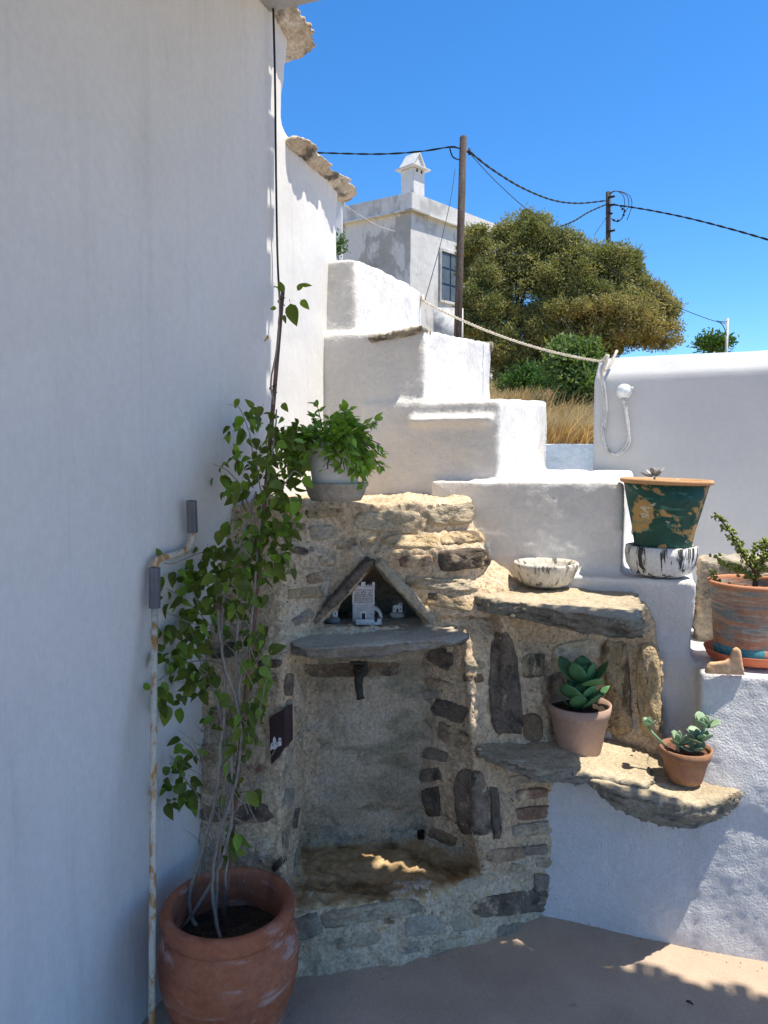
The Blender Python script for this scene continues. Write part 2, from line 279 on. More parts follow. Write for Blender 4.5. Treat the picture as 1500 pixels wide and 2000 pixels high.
def tube(bm, pts, r, seg=8, cap=True):
    pts = [Vector(p) for p in pts]; n = len(pts)
    rs = r if isinstance(r, (list, tuple)) else [r]*n
    up = Vector((0, 0, 1)); rings = []; prev = None
    for i, p in enumerate(pts):
        t = (pts[min(i+1, n-1)]-pts[max(i-1, 0)]).normalized()
        if prev is None:
            x = t.cross(up)
            if x.length < .05: x = t.cross(Vector((1, 0, 0)))
        else: x = prev - t*prev.dot(t)
        x.normalize(); prev = x; y = t.cross(x)
        rings.append([bm.verts.new(p+(x*cos(2*pi*k/seg)+y*sin(2*pi*k/seg))*rs[i]) for k in range(seg)])
    for A, B in zip(rings, rings[1:]):
        for k in range(seg): bm.faces.new((A[k], A[(k+1) % seg], B[(k+1) % seg], B[k]))
    if cap and seg > 2: bm.faces.new(rings[0][::-1]); bm.faces.new(rings[-1])
def smooth_path(pts, n=8):
    pts = [Vector(p) for p in pts]; out = []
    for i in range(len(pts)-1):
        p0, p1, p2, p3 = pts[max(i-1, 0)], pts[i], pts[i+1], pts[min(i+2, len(pts)-1)]
        for k in range(n):
            t = k/n
            out.append(.5*((2*p1)+(p2-p0)*t+(2*p0-5*p1+4*p2-p3)*t*t+(3*p1-p0-3*p2+p3)*t**3))
    out.append(pts[-1]); return out
def remesh(bm, voxel, smooth=3, cuts=(), factor=.5):
    me = bpy.data.meshes.new('tmp'); bmesh.ops.recalc_face_normals(bm, faces=bm.faces); bm.to_mesh(me); bm.free()
    o = bpy.data.objects.new('tmp', me); COL.objects.link(o); junk = [o]
    rm = o.modifiers.new('r0', 'REMESH'); rm.mode = 'VOXEL'; rm.voxel_size = voxel
    for c in cuts:
        cm = bpy.data.meshes.new('cut'); bmesh.ops.recalc_face_normals(c, faces=c.faces); c.to_mesh(cm); c.free()
        co = bpy.data.objects.new('cut', cm); COL.objects.link(co); junk.append(co)
        b = o.modifiers.new('b', 'BOOLEAN'); b.operation = 'DIFFERENCE'; b.object = co; b.solver = 'FAST'
    if cuts:
        rm = o.modifiers.new('r1', 'REMESH'); rm.mode = 'VOXEL'; rm.voxel_size = voxel
    if smooth:
        s = o.modifiers.new('s', 'SMOOTH'); s.factor = factor; s.iterations = smooth
    dg = bpy.context.evaluated_depsgraph_get(); dg.update()
    out = bpy.data.meshes.new_from_object(o.evaluated_get(dg))
    for j in junk:
        d = j.data; bpy.data.objects.remove(j); bpy.data.meshes.remove(d)
    return out
def displace(me, layers, mask=None):
    """layers: (amplitude, frequency, stretch, kind)"""
    nv = len(me.vertices)
    cos_ = [0.]*(nv*3); me.vertices.foreach_get('co', cos_)
    nrm = [v.normal.copy() for v in me.vertices]
    out = cos_[:]
    for i in range(nv):
        p = Vector(cos_[3*i:3*i+3]); d = 0
        for k, (amp, fr, st, kd) in enumerate(layers):
            q = Vector((p.x*st[0], p.y*st[1], p.z*st[2]))*fr + Vector((k*11.3, k*7.1, 3))
            if kd == 'f': d += amp*(mn.noise(q)+.5*mn.noise(q*2.1)+.25*mn.noise(q*4.3))
            elif kd == 'r': d += amp*(1-2.2*abs(mn.noise(q))-.9*abs(mn.noise(q*2.3)))
            elif kd == 'step':
                s = q.z + 1.6*mn.noise(Vector((q.x*.3, q.y*.3, q.z*.15)))
                d += amp*(2*((mn.noise(Vector((q.x*.35, q.y*.35, math.floor(s)*5.7))))))
        if mask: d *= mask(p, nrm[i])
        n = nrm[i]; out[3*i] += n.x*d; out[3*i+1] += n.y*d; out[3*i+2] += n.z*d
    me.vertices.foreach_set('co', out); me.update()

# ------------------------------------------------------------------ ground, terrace
XW = -1.28
bm = bmesh.new()
bmesh.ops.create_grid(bm, x_segments=2, y_segments=2, size=900)
for v in bm.verts: v.co.z = -.06
o = obj('ground', bm, 'ground'); o['kind'] = 'structure'
bm = bmesh.new()
r = bmesh.ops.create_grid(bm, x_segments=150, y_segments=150, size=1)
for v in bm.verts:
    v.co.x = -1.5 + (v.co.x+1)*4; v.co.y = -5.0 + (v.co.y+1)*3.9
    v.co.z = .004*mn.noise(v.co*1.8) + .002*mn.noise(v.co*6)
o = obj('terrace_floor', bm, 'floor'); o['kind'] = 'structure'
# hillside behind, rising
bm = bmesh.new()
N = 90
def hill_z(x, y):
    d = -x*sin(YAW)+y*cos(YAW)
    z = 1.50 + .115*(min(d, 36)-7.2)
    if d > 36: z -= .02*(d-36)
    return max(z, -.5) + .12*mn.noise(Vector((x*.5, y*.5, 0))) + .25*mn.noise(Vector((x*.13, y*.13, 4)))
g = []
for i in range(N+1):
    row = []
    for j in range(N+1):
        x = -60+120*i/N; t = j/N; y = 7.5+153*t**2.2
        row.append(bm.verts.new((x, y, hill_z(x, y))))
    g.append(row)
for i in range(N):
    for j in range(N): bm.faces.new((g[i][j], g[i+1][j], g[i+1][j+1], g[i][j+1]))
for i in range(N):                                       # the earth bank under its near edge
    a, b = g[i][0], g[i+1][0]
    c = bm.verts.new((a.co.x, a.co.y, -.1)); d = bm.verts.new((b.co.x, b.co.y, -.1))
    bm.faces.new((a, c, d, b))
o = obj('hillside', bm, 'hill'); o['kind'] = 'structure'

# ------------------------------------------------------------------ tall white house wall, left
hw = thing('house_wall', 'tall smooth white house wall along the left side, stepping down twice under rough stone caps', 'wall', (XW-.2, 0, 0))
bm = bmesh.new()
loft(bm, [(-.05, [(-1.75, -4.8), (XW, -4.8), (XW, 2.50), (-1.75, 2.50)]), (2.75, [(-1.75, -4.8), (XW, -4.8), (XW, 2.475), (-1.75, 2.475)]),
          (3.0, [(-1.75, -4.8), (XW, -4.8), (XW+.005, 2.50), (-1.75, 2.50)]), (3.2, [(-1.75, -4.8), (XW, -4.8), (XW+.02, 2.54), (-1.75, 2.54)])])
loft(bm, [(-.05, [(-1.75, 2.3), (XW, 2.3), (XW, 2.95), (-1.75, 2.95)]), (2.1, [(-1.75, 2.3), (XW, 2.3), (XW, 2.93), (-1.75, 2.93)]),
          (2.60, [(-1.75, 2.3), (XW, 2.3), (XW+.01, 2.93), (-1.75, 2.93)]), (2.72, [(-1.75, 2.3), (XW, 2.3), (XW+.02, 2.96), (-1.75, 2.96)])])
me = remesh(bm, .022, 5)
displace(me, [(.006, 1.1, (1, 1, .6), 'f'), (.0025, 5, O1, 'f')])
me.transform(Matrix.Translation(-Vector(hw.location)))
link('wall', me, 'house_plaster', hw)
def rock(name, pts_low, pts_top, parent, m, vox=.012, disp=((.012, 9, (1, 1, 1.5), 'f'), (.010, 22, (1, 1, 1.5), 'r')), **k):
    bm = bmesh.new(); hull_prism(bm, pts_low, pts_top)
    me = remesh(bm, vox, 2); displace(me, list(disp))
    if parent: me.transform(Matrix.Translation(-root_loc(parent)))
    return link(name, me, m, parent, **k)
def capslab(y0, y1, z0, z1, over, thick, parent, seedz):
    P = []
    n = 7
    for i in range(n):
        t = i/(n-1); y = y0+(y1-y0)*t; z = z0+(z1-z0)*t
        o_ = over*(.75+.5*(mn.noise(Vector((t*4, seedz, 1)))+.5))
        P.append((XW+o_, y, z))
    low = [(XW-.30, y0, z0-.01)] + [(p[0]-.05, p[1], p[2]-.012) for p in P] + [(XW-.30, y1, z1-.01)]
    top = [(XW-.30, y0-.01, z0+thick)] + [(p[0], p[1]+.01, p[2]+thick*.7) for p in P] + [(XW-.30, y1+.02, z1+thick)]
    return rock('capstone', low, top, parent, 'capstone', .008, ((.010, 7, (1, 1, 1.5), 'f'), (.006, 24, (1, 1, 3), 'r')))
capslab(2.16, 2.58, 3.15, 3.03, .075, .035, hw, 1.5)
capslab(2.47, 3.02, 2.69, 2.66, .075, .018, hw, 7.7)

# ------------------------------------------------------------------ porch roof (only its grey edge beam shows)
pr = thing('porch_roof', 'grey porch roof edge with reed ends above the left wall', 'roof', (1.0, 1.0, 3.1))
bm = bmesh.new(); box(bm, (XW+.002, 2.10, 3.066), (3.2, 2.362, 3.19)); bmesh.ops.bevel(bm, geom=bm.edges[:], offset=.008, segments=2, affect='EDGES')
obj('beam', bm, 'beam', pr, False)
bm = bmesh.new(); box(bm, (XW+.002, -.45, 3.192), (3.2, 2.30, 3.22)); obj('roof_board', bm, 'beam', pr, False)
rr = random.Random(3)
bm = bmesh.new(); x = XW+.04
while x < 3.15:
    y1 = 2.378 + rr.random()*.052; rad = .021+rr.random()*.006
    tube(bm, [(x, -.42, 3.247), (x, y1, 3.240+rr.uniform(-.004, .004))], rad, 8)
    x += rad*2+(.004 if rr.random() < .55 else .018)
obj('reed', bm, 'reed', pr, kind='stuff')

# ------------------------------------------------------------------ white staircase
st = thing('staircase', 'white plastered outdoor staircase climbing to the left behind the stone fountain', 'staircase', (-.3, 3.0, 0))
YB = 4.06
RISE = [.06, .12, .08, .02, 0, 0, 0, 0]
STEPS = [(-1.155, 2.35, 2.83), (-.852, 2.045, 2.80), (-.548, 1.76, 2.78), (-.098, 1.456, 2.72), (.142, 1.132, 2.62), (.62, .858, 2.54), (.98, .57, 2.50), (1.32, .28, 2.46)]
bm = bmesh.new()
for i, (xr, zt, yf) in enumerate(STEPS):
    x0 = XW-.15 if i == 0 else STEPS[i-1][0]-.25
    yb = YB-.3 if i == 0 else YB
    if i <= 3:
        L = [(-.05, 2.44), (.5, 2.62), (1.05, yf-.02), (zt, yf)]
    elif i == 4:
        L = [(-.05, 2.42), (.46, 2.47), (.56, 2.66), (.95, 2.665), (zt, yf)]
        x0 = -.42
    else:
        L = [(-.05, 2.42), (zt*.6, 2.47), (zt, yf-.01)]
        if i == 5: x0 = .16
    loft(bm, [(z, [(x0, y), (xr+(.012 if i != 4 else 0)*(zt-z), y), (xr, yb), (x0, yb)]) for z, y in L])
    bm.verts.ensure_lookup_table()
    for v in bm.verts[-2:]: v.co.z += RISE[i]
# small worn ledge low on the third step's side
a = onY(800, 822, 2.775); b = onY(962, 822, 2.775)
loft(bm, [(a.z-.03, [(a.x+.03, 2.775), (b.x, 2.775), (b.x, 2.86), (a.x+.03, 2.86)]), (a.z, [(a.x, 2.735), (b.x, 2.745), (b.x, 2.86), (a.x, 2.86)]), (a.z+.012, [(a.x+.02, 2.757), (b.x, 2.757), (b.x, 2.86), (a.x+.02, 2.86)])])
me = remesh(bm, .012, 2)
displace(me, [(.010, 3.2, O1, 'f'), (.002, 9, O1, 'f'), (.0016, 30, O1, 'r'), (.001, 60, O1, 'f')])
stair_bvh_me = me.copy()
me.transform(Matrix.Translation(-Vector(st.location)))
so_ = link('flight', me, 'plaster', st)
me.materials.append(MT['rough_plaster'])
for p in me.polygons:
    c = p.center + Vector(st.location)
    if (c.z < 1.12 and c.x > -.35 and c.y < 2.75) : p.material_index = 1
# slate lip on the front edge of the second step from the top
P = [onY(722, 662, 2.79), onY(760, 655, 2.79), onY(800, 648, 2.79), onY(826, 640, 2.79)]
rock('slate_lip', [p+Vector((0, -.006, -.012)) for p in P]+[P[3]+Vector((0, .12, -.012)), P[0]+Vector((0, .12, -.012))],
     [p+Vector((0, -.008, .008)) for p in P]+[P[3]+Vector((0, .12, .010)), P[0]+Vector((0, .12, .010))], st, 'slate', .007, ((.005, 30, O1, 'f'), (.006, 60, O1, 'r')))
bm = bmesh.new(); q = onX(955, 677, -.86)
tube(bm, [q+Vector((-.06, 0, .0)), q+Vector((.02, 0, 0))], [.03, .026], 10)
obj('beam_end', bm, 'wood_grey', st)

# ------------------------------------------------------------------ stone fountain in the corner
ft = thing('fountain', 'rustic stone fountain with tap, deep niche and basin between the house wall and the stairs', 'fountain', (-.8, 2.2, 0))
BK = [(-.12, 2.95), (-1.42, 2.95), (-1.42, 2.0)]
FR = [
 (-.05, [(XW, 1.86), (-1.0, 1.865), (-.84, 1.935), (-.67, 2.045), (-.48, 2.215), (-.285, 2.45), (-.2, 2.62)]),
 (.190, [(XW, 1.865), (-1.0, 1.870), (-.84, 1.945), (-.67, 2.055), (-.48, 2.225), (-.285, 2.46), (-.2, 2.62)]),
 (.60, [(XW, 1.87), (-1.005, 1.885), (-.86, 1.99), (-.70, 2.13), (-.495, 2.325), (-.30, 2.485), (-.2, 2.62)]),
 (.94, [(XW, 1.90), (-1.03, 1.93), (-.90, 2.06), (-.74, 2.22), (-.54, 2.36), (-.40, 2.50), (-.3, 2.68)]),
 (1.06, [(XW, 1.95), (-1.07, 2.0), (-.975, 2.17), (-.82, 2.31), (-.63, 2.42), (-.545, 2.52), (-.60, 2.74)]),
 (1.235, [(XW, 2.01), (-1.09, 2.06), (-.98, 2.20), (-.82, 2.285), (-.64, 2.37), (-.548, 2.47), (-.60, 2.74)]),
 (1.285, [(XW, 2.03), (-1.11, 2.09), (-.985, 2.24), (-.83, 2.345), (-.70, 2.44), (-.60, 2.54), (-.64, 2.8)]),
 (1.395, [(XW, 2.07), (-1.13, 2.12), (-.99, 2.25), (-.83, 2.335), (-.70, 2.42), (-.605, 2.53), (-.66, 2.8)])]
bm = bmesh.new()
loft(bm, [(z, p+BK) for z, p in FR])
def q_(px, Y, z): return XY(px, Y, z)
loft(bm, [(.45, [q_(985, 2.36, .5), q_(1050, 2.52, .5), q_(1180, 2.64, .5), q_(1296, 2.60, .5), (.05, 2.8), (-.6, 2.8)]),
          (.85, [q_(985, 2.38, .85), q_(1050, 2.56, .85), q_(1180, 2.65, .85), q_(1296, 2.61, .85), (.03, 2.8), (-.6, 2.8)]),
          (1.06, [q_(975, 2.36, 1.06), q_(1050, 2.54, 1.06), q_(1170, 2.64, 1.06), q_(1265, 2.63, 1.06), (-.02, 2.8), (-.6, 2.8)])])
loft(bm, [(1.02, [(-.84, 2.30), (-.60, 2.34), (-.42, 2.47), (-.38, 2.62), (-.84, 2.8)]), (1.10, [(-.80, 2.32), (-.60, 2.37), (-.46, 2.49), (-.44, 2.64), (-.84, 2.8)]), (1.17, [(-.78, 2.36), (-.64, 2.42), (-.56, 2.54), (-.56, 2.66), (-.84, 2.8)])])
cutA = bmesh.new()
loft(cutA, [(.205, [q_(535, 1.62, .3), q_(548, 1.9, .3), q_(592, 2.26, .3), q_(820, 2.45, .3), q_(935, 2.33, .3), q_(1010, 1.75, .3)]),
            (.955, [q_(545, 1.65, .9), q_(560, 1.93, .9), q_(597, 2.26, .9), q_(820, 2.43, .9), q_(905, 2.36, .9), q_(960, 1.80, .9)])])
cutB = bmesh.new()
loft(cutB, [(.165, [q_(592, 2.02, .18), q_(580, 2.265, .18), q_(822, 2.47, .18), q_(930, 2.36, .18), q_(905, 2.22, .18), q_(780, 2.12, .18), q_(670, 2.03, .18)]),
            (.30, [q_(590, 1.98, .3), q_(590, 2.262, .3), q_(822, 2.465, .3), q_(945, 2.36, .3), q_(925, 2.20, .3), q_(790, 2.10, .3), q_(670, 2.0, .3)])])
cutC = bmesh.new()
hull_prism(cutC, [onY(612, 1224, 1.9), onY(850, 1224, 1.9), onY(728, 1086, 1.9)], [onY(625, 1221, 2.60), onY(830, 1221, 2.60), onY(730, 1104, 2.60)])
me = remesh(bm, .0092, 5, (cutA, cutB, cutC), .5)
displace(me, [(.016, 4.5, O1, 'f'), (.011, 13, O1, 'f'), (.006, 36, O1, 'r'), (.003, 80, O1, 'f')])
FB = BVHTree.FromPolygons([v.co.copy() for v in me.vertices], [p.vertices[:] for p in me.polygons])
me.transform(Matrix.Translation(-Vector(ft.location)))
mas = link('masonry', me, 'mortar', ft)
me.materials.append(MT['render_niche']); me.materials.append(MT['basin']); me.materials.append(MT['base_render'])
for p in me.polygons:
    c = p.center + Vector(ft.location)
    if .2 < c.z < .93 and c.y > 2.10 and c.x < -.70 and (c.y - 2.24) > (c.x+1.09)*.5-.035 and c.x > -1.075: p.material_index = 1
    if c.z < .26+.05*mn.noise(c*9)+.09*mn.noise(c*4) and p.material_index == 0 and not (c.z > .17 and c.y > 1.98+(c.x+.95)*.62+.06): p.material_index = 3
    if c.z < .215 and c.z > .1 and p.normal.z > .4: p.material_index = 2

def hit(px, py, tree=FB):
    d = ray(px, py).normalized(); loc, n, i, t = tree.ray_cast(EYEP, d)
    return loc, n
def stone(cx, cy, wd, hg, m, ang=0, raise_=.012, parent=ft, name='stone', tree=FB, seed=None, power=3.2, n=18):
    """a stone set in the masonry: its outline is laid on the built wall and given its own thickness"""
    rs = random.Random(seed if seed is not None else int(cx*13+cy*7)); ca, sa = cos(radians(ang)), sin(radians(ang))
    base = []
    ph = rs.random()*9; asp = max(wd, hg)/min(wd, hg)
    c, cn = hit(cx, cy, tree)
    if c is None: return
    n = 26; cor_ = []
    for sx, sy in ((1, 1), (-1, 1), (-1, -1), (1, -1)):
        jx, jy = rs.uniform(0, .20)*(1 if asp < 2.2 or wd < hg else .5), rs.uniform(0, .22)*(1 if asp < 2.2 or wd > hg else .5)
        if rs.random() < .4: cor_ += [(sx*(1-jx), sy*(.55-jy*.3)), (sx*(.6-jx*.3), sy*(1-jy))][::(1 if sx*sy > 0 else -1)]
        else: cor_.append((sx*(1-jx), sy*(1-jy)))
    kc = len(cor_)
    ed = [math.dist(cor_[i], cor_[(i+1) % kc]) for i in range(kc)]; tot = sum(ed)
    for i in range(n):
        q = tot*i/n; j = 0
        while q > ed[j]: q -= ed[j]; j += 1
        f = q/ed[j]; p, p2 = cor_[j], cor_[(j+1) % kc]; x, y = p[0]+(p2[0]-p[0])*f, p[1]+(p2[1]-p[1])*f
        k = 1.06-.07*(1-abs(2*f-1))*0-.06*(abs(2*f-1))**3+.09*mn.noise(Vector((x*2.5+ph, y*2.5, ph)))+rs.uniform(-.03, .03)
        base.append((x*k*wd/2, y*k*hg/2))
    bm = bmesh.new(); rings = []
    for f, h in ((1.03, -.014), (1.0, raise_*.15), (.93, raise_*.62), (.80, raise_*.75), (.62, raise_*.8), (.42, raise_*.85), (.22, raise_*.8)):
        R = []
        for (x, y) in base:
            x2, y2 = x*f, y*f
            l, nn = hit(cx+x2*ca-y2*sa, cy-(x2*sa+y2*ca), tree)
            if l is None or (l-c).length > .35: l = c.copy(); nn = cn
            jitter = (.55*raise_*mn.noise(Vector((l.x*26, l.y*26, l.z*48)))+.3*raise_*mn.noise(l*90)) if h > 0 else 0
            R.append(bm.verts.new(l+(cn*.7+nn*.3).normalized()*(h+jitter)))
        rings.append(R)
    for A, B in zip(rings, rings[1:]):
        for i in range(n): bm.faces.new((A[i], A[(i+1) % n], B[(i+1) % n], B[i]))
    l, nn = hit(cx, cy, tree)
    v = bm.verts.new(l+nn*raise_*1.05)
    for i in range(n): bm.faces.new((rings[-1][i], rings[-1][(i+1) % n], v))
    return obj(name, bm, m, parent)
STN = []
D, B_, P_, G_, Y_, R_ = 'stone_dark', 'stone_brown', 'stone_pale', 'stone_grey', 'stone_gold', 'brick'
for a in [
 (690, 1309, 178, 30, 'stone_brown', 2, .005), (862, 1284, 56, 40, D, -35, .012), (858, 1336, 56, 20, B_, -12), (878, 1386, 74, 34, D, -20),
 (884, 1438, 66, 36, B_, -22), (850, 1474, 50, 24, D, -14), (843, 1566, 36, 62, D, 8), (864, 1634, 54, 24, B_, -25), (823, 1630, 15, 22, 'dark_hole', 0, .002),
 (920, 1568, 66, 140, D, 4, .016), (967, 1588, 20, 104, D, 2, .016), (985, 1334, 62, 196, D, 3, .018), (1022, 1522, 62, 20, P_, 4), (1037, 1549, 64, 22, R_, 7),
 (1045, 1588, 72, 26, R_, 6), (1040, 1619, 78, 26, G_, 5), (988, 1669, 74, 26, B_, 4), (1045, 1660, 50, 22, G_, 8), (998, 1766, 150, 46, D, 9, .010), (1058, 1722, 30, 36, G_, 0),
 (828, 1806, 80, 40, G_, 8, .008), (722, 1782, 200, 36, P_, 10, .012), (600, 1812, 62, 50, G_, 20, .008), (700, 1838, 90, 26, P_, 9, .006), (912, 1800, 62, 30, P_, 12, .007), (930, 1722, 80, 24, P_, 14, .007),
 (562, 1560, 20, 46, G_, -20, .008), (577, 1598, 9, 40, D, -8, .008), (545, 1686, 36, 13, D, 45, .008), (549, 1716, 22, 26, G_, 30, .008), (566, 1468, 10, 60, G_, -10, .006), (560, 1400, 10, 70, G_, -8, .006),
 (528, 1296, 48, 18, D, 3), (520, 1322, 50, 18, B_, -4), (500, 1462, 46, 92, R_, 0, .010), (495, 1588, 72, 44, D, 6), (440, 1398, 66, 40, B_, 0), (408, 1470, 52, 40, B_, 4), (420, 1590, 60, 30, B_, 0), (440, 1655, 60, 34, G_, 0), (404, 1330, 48, 38, G_, 0), (500, 1650, 60, 28, P_, 5), (438, 1270, 60, 30, D, 5), (425, 1180, 60, 36, B_, 0), (470, 1110, 60, 34, B_, 10),
 (882, 1006, 96, 44, P_, 6, .020), (755, 1020, 130, 46, P_, -2, .014), (908, 1092, 104, 42, D, 4, .018), (812, 1096, 66, 26, R_, 4, .014), (860, 1142, 140, 26, P_, -3, .018), (905, 1050, 90, 24, Y_, 3, .012), (800, 1058, 110, 26, Y_, 0, .012), (880, 1178, 90, 24, Y_, -12, .014),
 (576, 1036, 46, 30, B_, 0, .010), (640, 1096, 34, 22, B_, 0, .008), (618, 1128, 40, 22, B_, 15, .008), (592, 1206, 44, 18, G_, 30, .008), (630, 1040, 60, 30, P_, 8, .008), (676, 1062, 40, 18, B_, 10, .006), (560, 1110, 40, 26, Y_, 0, .008),
 (1207, 1345, 54, 186, Y_, 4, .028), (1268, 1344, 46, 180, Y_, 2, .030), (1128, 1272, 96, 46, P_, 6, .016), (1100, 1340, 60, 60, B_, 5, .010), (1155, 1420, 60, 50, Y_, 0, .012), (1040, 1420, 40, 60, B_, 4, .010)]:
    stone(*a); STN.append(a)
rf = random.Random(77)
for (x0, y0, x1, y1, nf, kinds, sz) in [(828, 1300, 900, 1640, 26, (D, B_, G_, B_), (34, 18)), (1000, 1500, 1080, 1760, 14, (P_, B_, G_), (34, 16)), (378, 1060, 520, 1680, 60, (B_, P_, G_, P_), (46, 24)), (560, 1000, 930, 1195, 46, (P_, Y_, B_), (44, 18)), (600, 1775, 1050, 1850, 26, (G_, P_, P_), (44, 20)), (1040, 1250, 1190, 1440, 14, (P_, Y_, B_), (44, 34)), (548, 1330, 585, 1700, 20, (G_, D, P_), (12, 34)), (905, 1290, 960, 1490, 12, (P_, B_, Y_), (24, 20))]:
    for k in range(nf*4):
        if nf <= 0: break
        a = (rf.uniform(x0, x1), rf.uniform(y0, y1), sz[0]*rf.uniform(.7, 1.9), sz[1]*rf.uniform(.8, 1.6))
        if 600 < a[0] < 860 and 1080 < a[1] < 1225: continue
        if any(abs(a[0]-b[0]) < (a[2]+b[2])*.52 and abs(a[1]-b[1]) < (a[3]+b[3])*.54 for b in STN): continue
        nf -= 1; STN.append(a); stone(*a, rf.choice(kinds), rf.uniform(-10, 12), rf.uniform(.004, .009))

def slab(name, front, backw, plane, thick, m, mtop, parent, vox=.006, tilt_bottom=.02, label=None):
    """a split stone slab: outline on plane z = a + b*x, own thickness, layered broken edge"""
    a, b = plane
    top = [onT(px, py, a, b) for px, py in front] + [Vector((x, y, a+b*x)) for x, y in backw]
    c = sum(top, Vector())/len(top)
    bm = bmesh.new()
    th = thick if isinstance(thick, list) else [thick]*len(top)
    low = [p+(c-p)*tilt_bottom*Vector((1, 1, 0)).length + Vector((0, 0, -th[i])) for i, p in enumerate(top)]
    hull_prism(bm, low, top)
    me = remesh(bm, vox, 2)
    displace(me, [(.013, 5, (1, 1, 2.2), 'f'), (.011, 11, (1, 1, 4), 'r'), (.009, 8, (1, 1, 12), 'f'), (.004, 38, (1, 1, 2.5), 'r'), (.002, 80, O1, 'f')],
             lambda p, n: 1.0 if abs(n.z) < .6 else .35)
    me.transform(Matrix.Translation(-root_loc(parent)))
    o = link(name, me, m, parent, label=label)
    return o
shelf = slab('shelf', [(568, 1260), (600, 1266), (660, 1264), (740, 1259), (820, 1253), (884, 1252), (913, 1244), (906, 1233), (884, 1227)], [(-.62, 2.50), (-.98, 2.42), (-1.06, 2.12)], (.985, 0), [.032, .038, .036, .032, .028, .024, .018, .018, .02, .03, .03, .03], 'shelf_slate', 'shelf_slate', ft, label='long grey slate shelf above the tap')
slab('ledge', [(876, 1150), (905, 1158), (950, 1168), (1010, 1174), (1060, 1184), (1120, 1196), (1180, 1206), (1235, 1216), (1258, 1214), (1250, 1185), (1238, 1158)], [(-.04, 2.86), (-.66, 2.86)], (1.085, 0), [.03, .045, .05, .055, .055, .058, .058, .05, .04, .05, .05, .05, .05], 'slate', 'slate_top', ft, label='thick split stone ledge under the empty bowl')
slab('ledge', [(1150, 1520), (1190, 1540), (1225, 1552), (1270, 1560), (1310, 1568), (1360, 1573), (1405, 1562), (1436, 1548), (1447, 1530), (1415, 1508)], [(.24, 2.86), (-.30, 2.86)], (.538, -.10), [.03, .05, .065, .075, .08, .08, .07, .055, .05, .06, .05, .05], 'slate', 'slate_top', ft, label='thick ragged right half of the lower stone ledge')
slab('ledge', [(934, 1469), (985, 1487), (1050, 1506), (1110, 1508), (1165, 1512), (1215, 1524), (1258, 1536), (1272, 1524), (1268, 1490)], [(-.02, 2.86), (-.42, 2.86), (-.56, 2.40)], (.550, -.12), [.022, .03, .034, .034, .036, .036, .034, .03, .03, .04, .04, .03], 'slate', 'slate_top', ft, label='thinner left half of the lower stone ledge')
# two leaning slates over the small alcove
def bar(name, p0, p1, wd, dep, parent, m, off=(0, 0, 0)):
    p0, p1 = Vector(p0)+Vector(off), Vector(p1)+Vector(off); d = (p1-p0).normalized(); nrm = Vector((.5, -.86, 0)).normalized(); u = d.cross(nrm).normalized()
    A = [p0+u*wd/2-nrm*dep/2, p0-u*wd/2-nrm*dep/2, p0-u*wd/2+nrm*dep/2, p0+u*wd/2+nrm*dep/2]
    Bp = [p+(p1-p0) for p in A]
    return rock(name, A, Bp, parent, m, .006, ((.006, 16, O1, 'f'), (.004, 50, (1, 1, 3), 'r')))
l0, _ = hit(622, 1195); l1, _ = hit(722, 1100); l2, _ = hit(735, 1094); l3, _ = hit(838, 1200)
lf = Vector((.03, -.055, 0))
bar('lintel_slate', onY(610, 1212, 2.12), onY(722, 1092, 2.255), .024, .10, ft, 'stone_dark', (0, 0, 0))
bar('lintel_slate', onY(732, 1092, 2.30), onY(838, 1206, 2.345), .030, .14, ft, 'slate_top', (0, 0, 0))

# tap
nb, nn_ = hit(704, 1308)
tp = Vector((nb.x, nb.y, nb.z)); dr = Vector((.30, -.954, 0)).normalized(); sd = Vector((-dr.y, dr.x, 0))
def prof_tube(pts, rads, seg=14):
    bm = bmesh.new(); tube(bm, pts, rads, seg); return bm
ax = [tp-dr*.02, tp+dr*.004, tp+dr*.005, tp+dr*.011, tp+dr*.012, tp+dr*.034, tp+dr*.035, tp+dr*.052, tp+dr*.053, tp+dr*.078]
tap = obj('tap', prof_tube(ax, [.028, .028, .026, .024, .013, .013, .019, .019, .0145, .0145]), 'bronze', ft)
c = tp+dr*.066
bm = prof_tube(smooth_path([c+Vector((0, 0, .0)), c+dr*.018+Vector((0, 0, -.022)), c+dr*.030+sd*.004+Vector((0, 0, -.048)), c+dr*.033+sd*.008+Vector((0, 0, -.070))], 5), [.015]*5+[.0135]*5+[.0115]*4+[.0145]*2, 14)
o = obj('spout', bm, 'bronze', ft); o.parent = tap
o = obj('bonnet', prof_tube([c, c+Vector((0, 0, .018)), c+Vector((0, 0, .0181)), c+Vector((0, 0, .024)), c+Vector((0, 0, .0241)), c+Vector((0, 0, .040))], [.0125, .0125, .016, .016, .006, .006]), 'bronze', ft); o.parent = tap
bm = bmesh.new()
h_ = c+Vector((0, 0, .040)); hp = [h_+sd*(.030*t)+Vector((0, 0, .003*(1-t*t))) for t in (-1, -.8, -.4, 0, .4, .8, 1)]
tube(bm, hp, [.006, .0085, .0055, .0075, .0055, .0085, .006], 10)
o = obj('handle', bm, 'bronze', ft); o.parent = tap

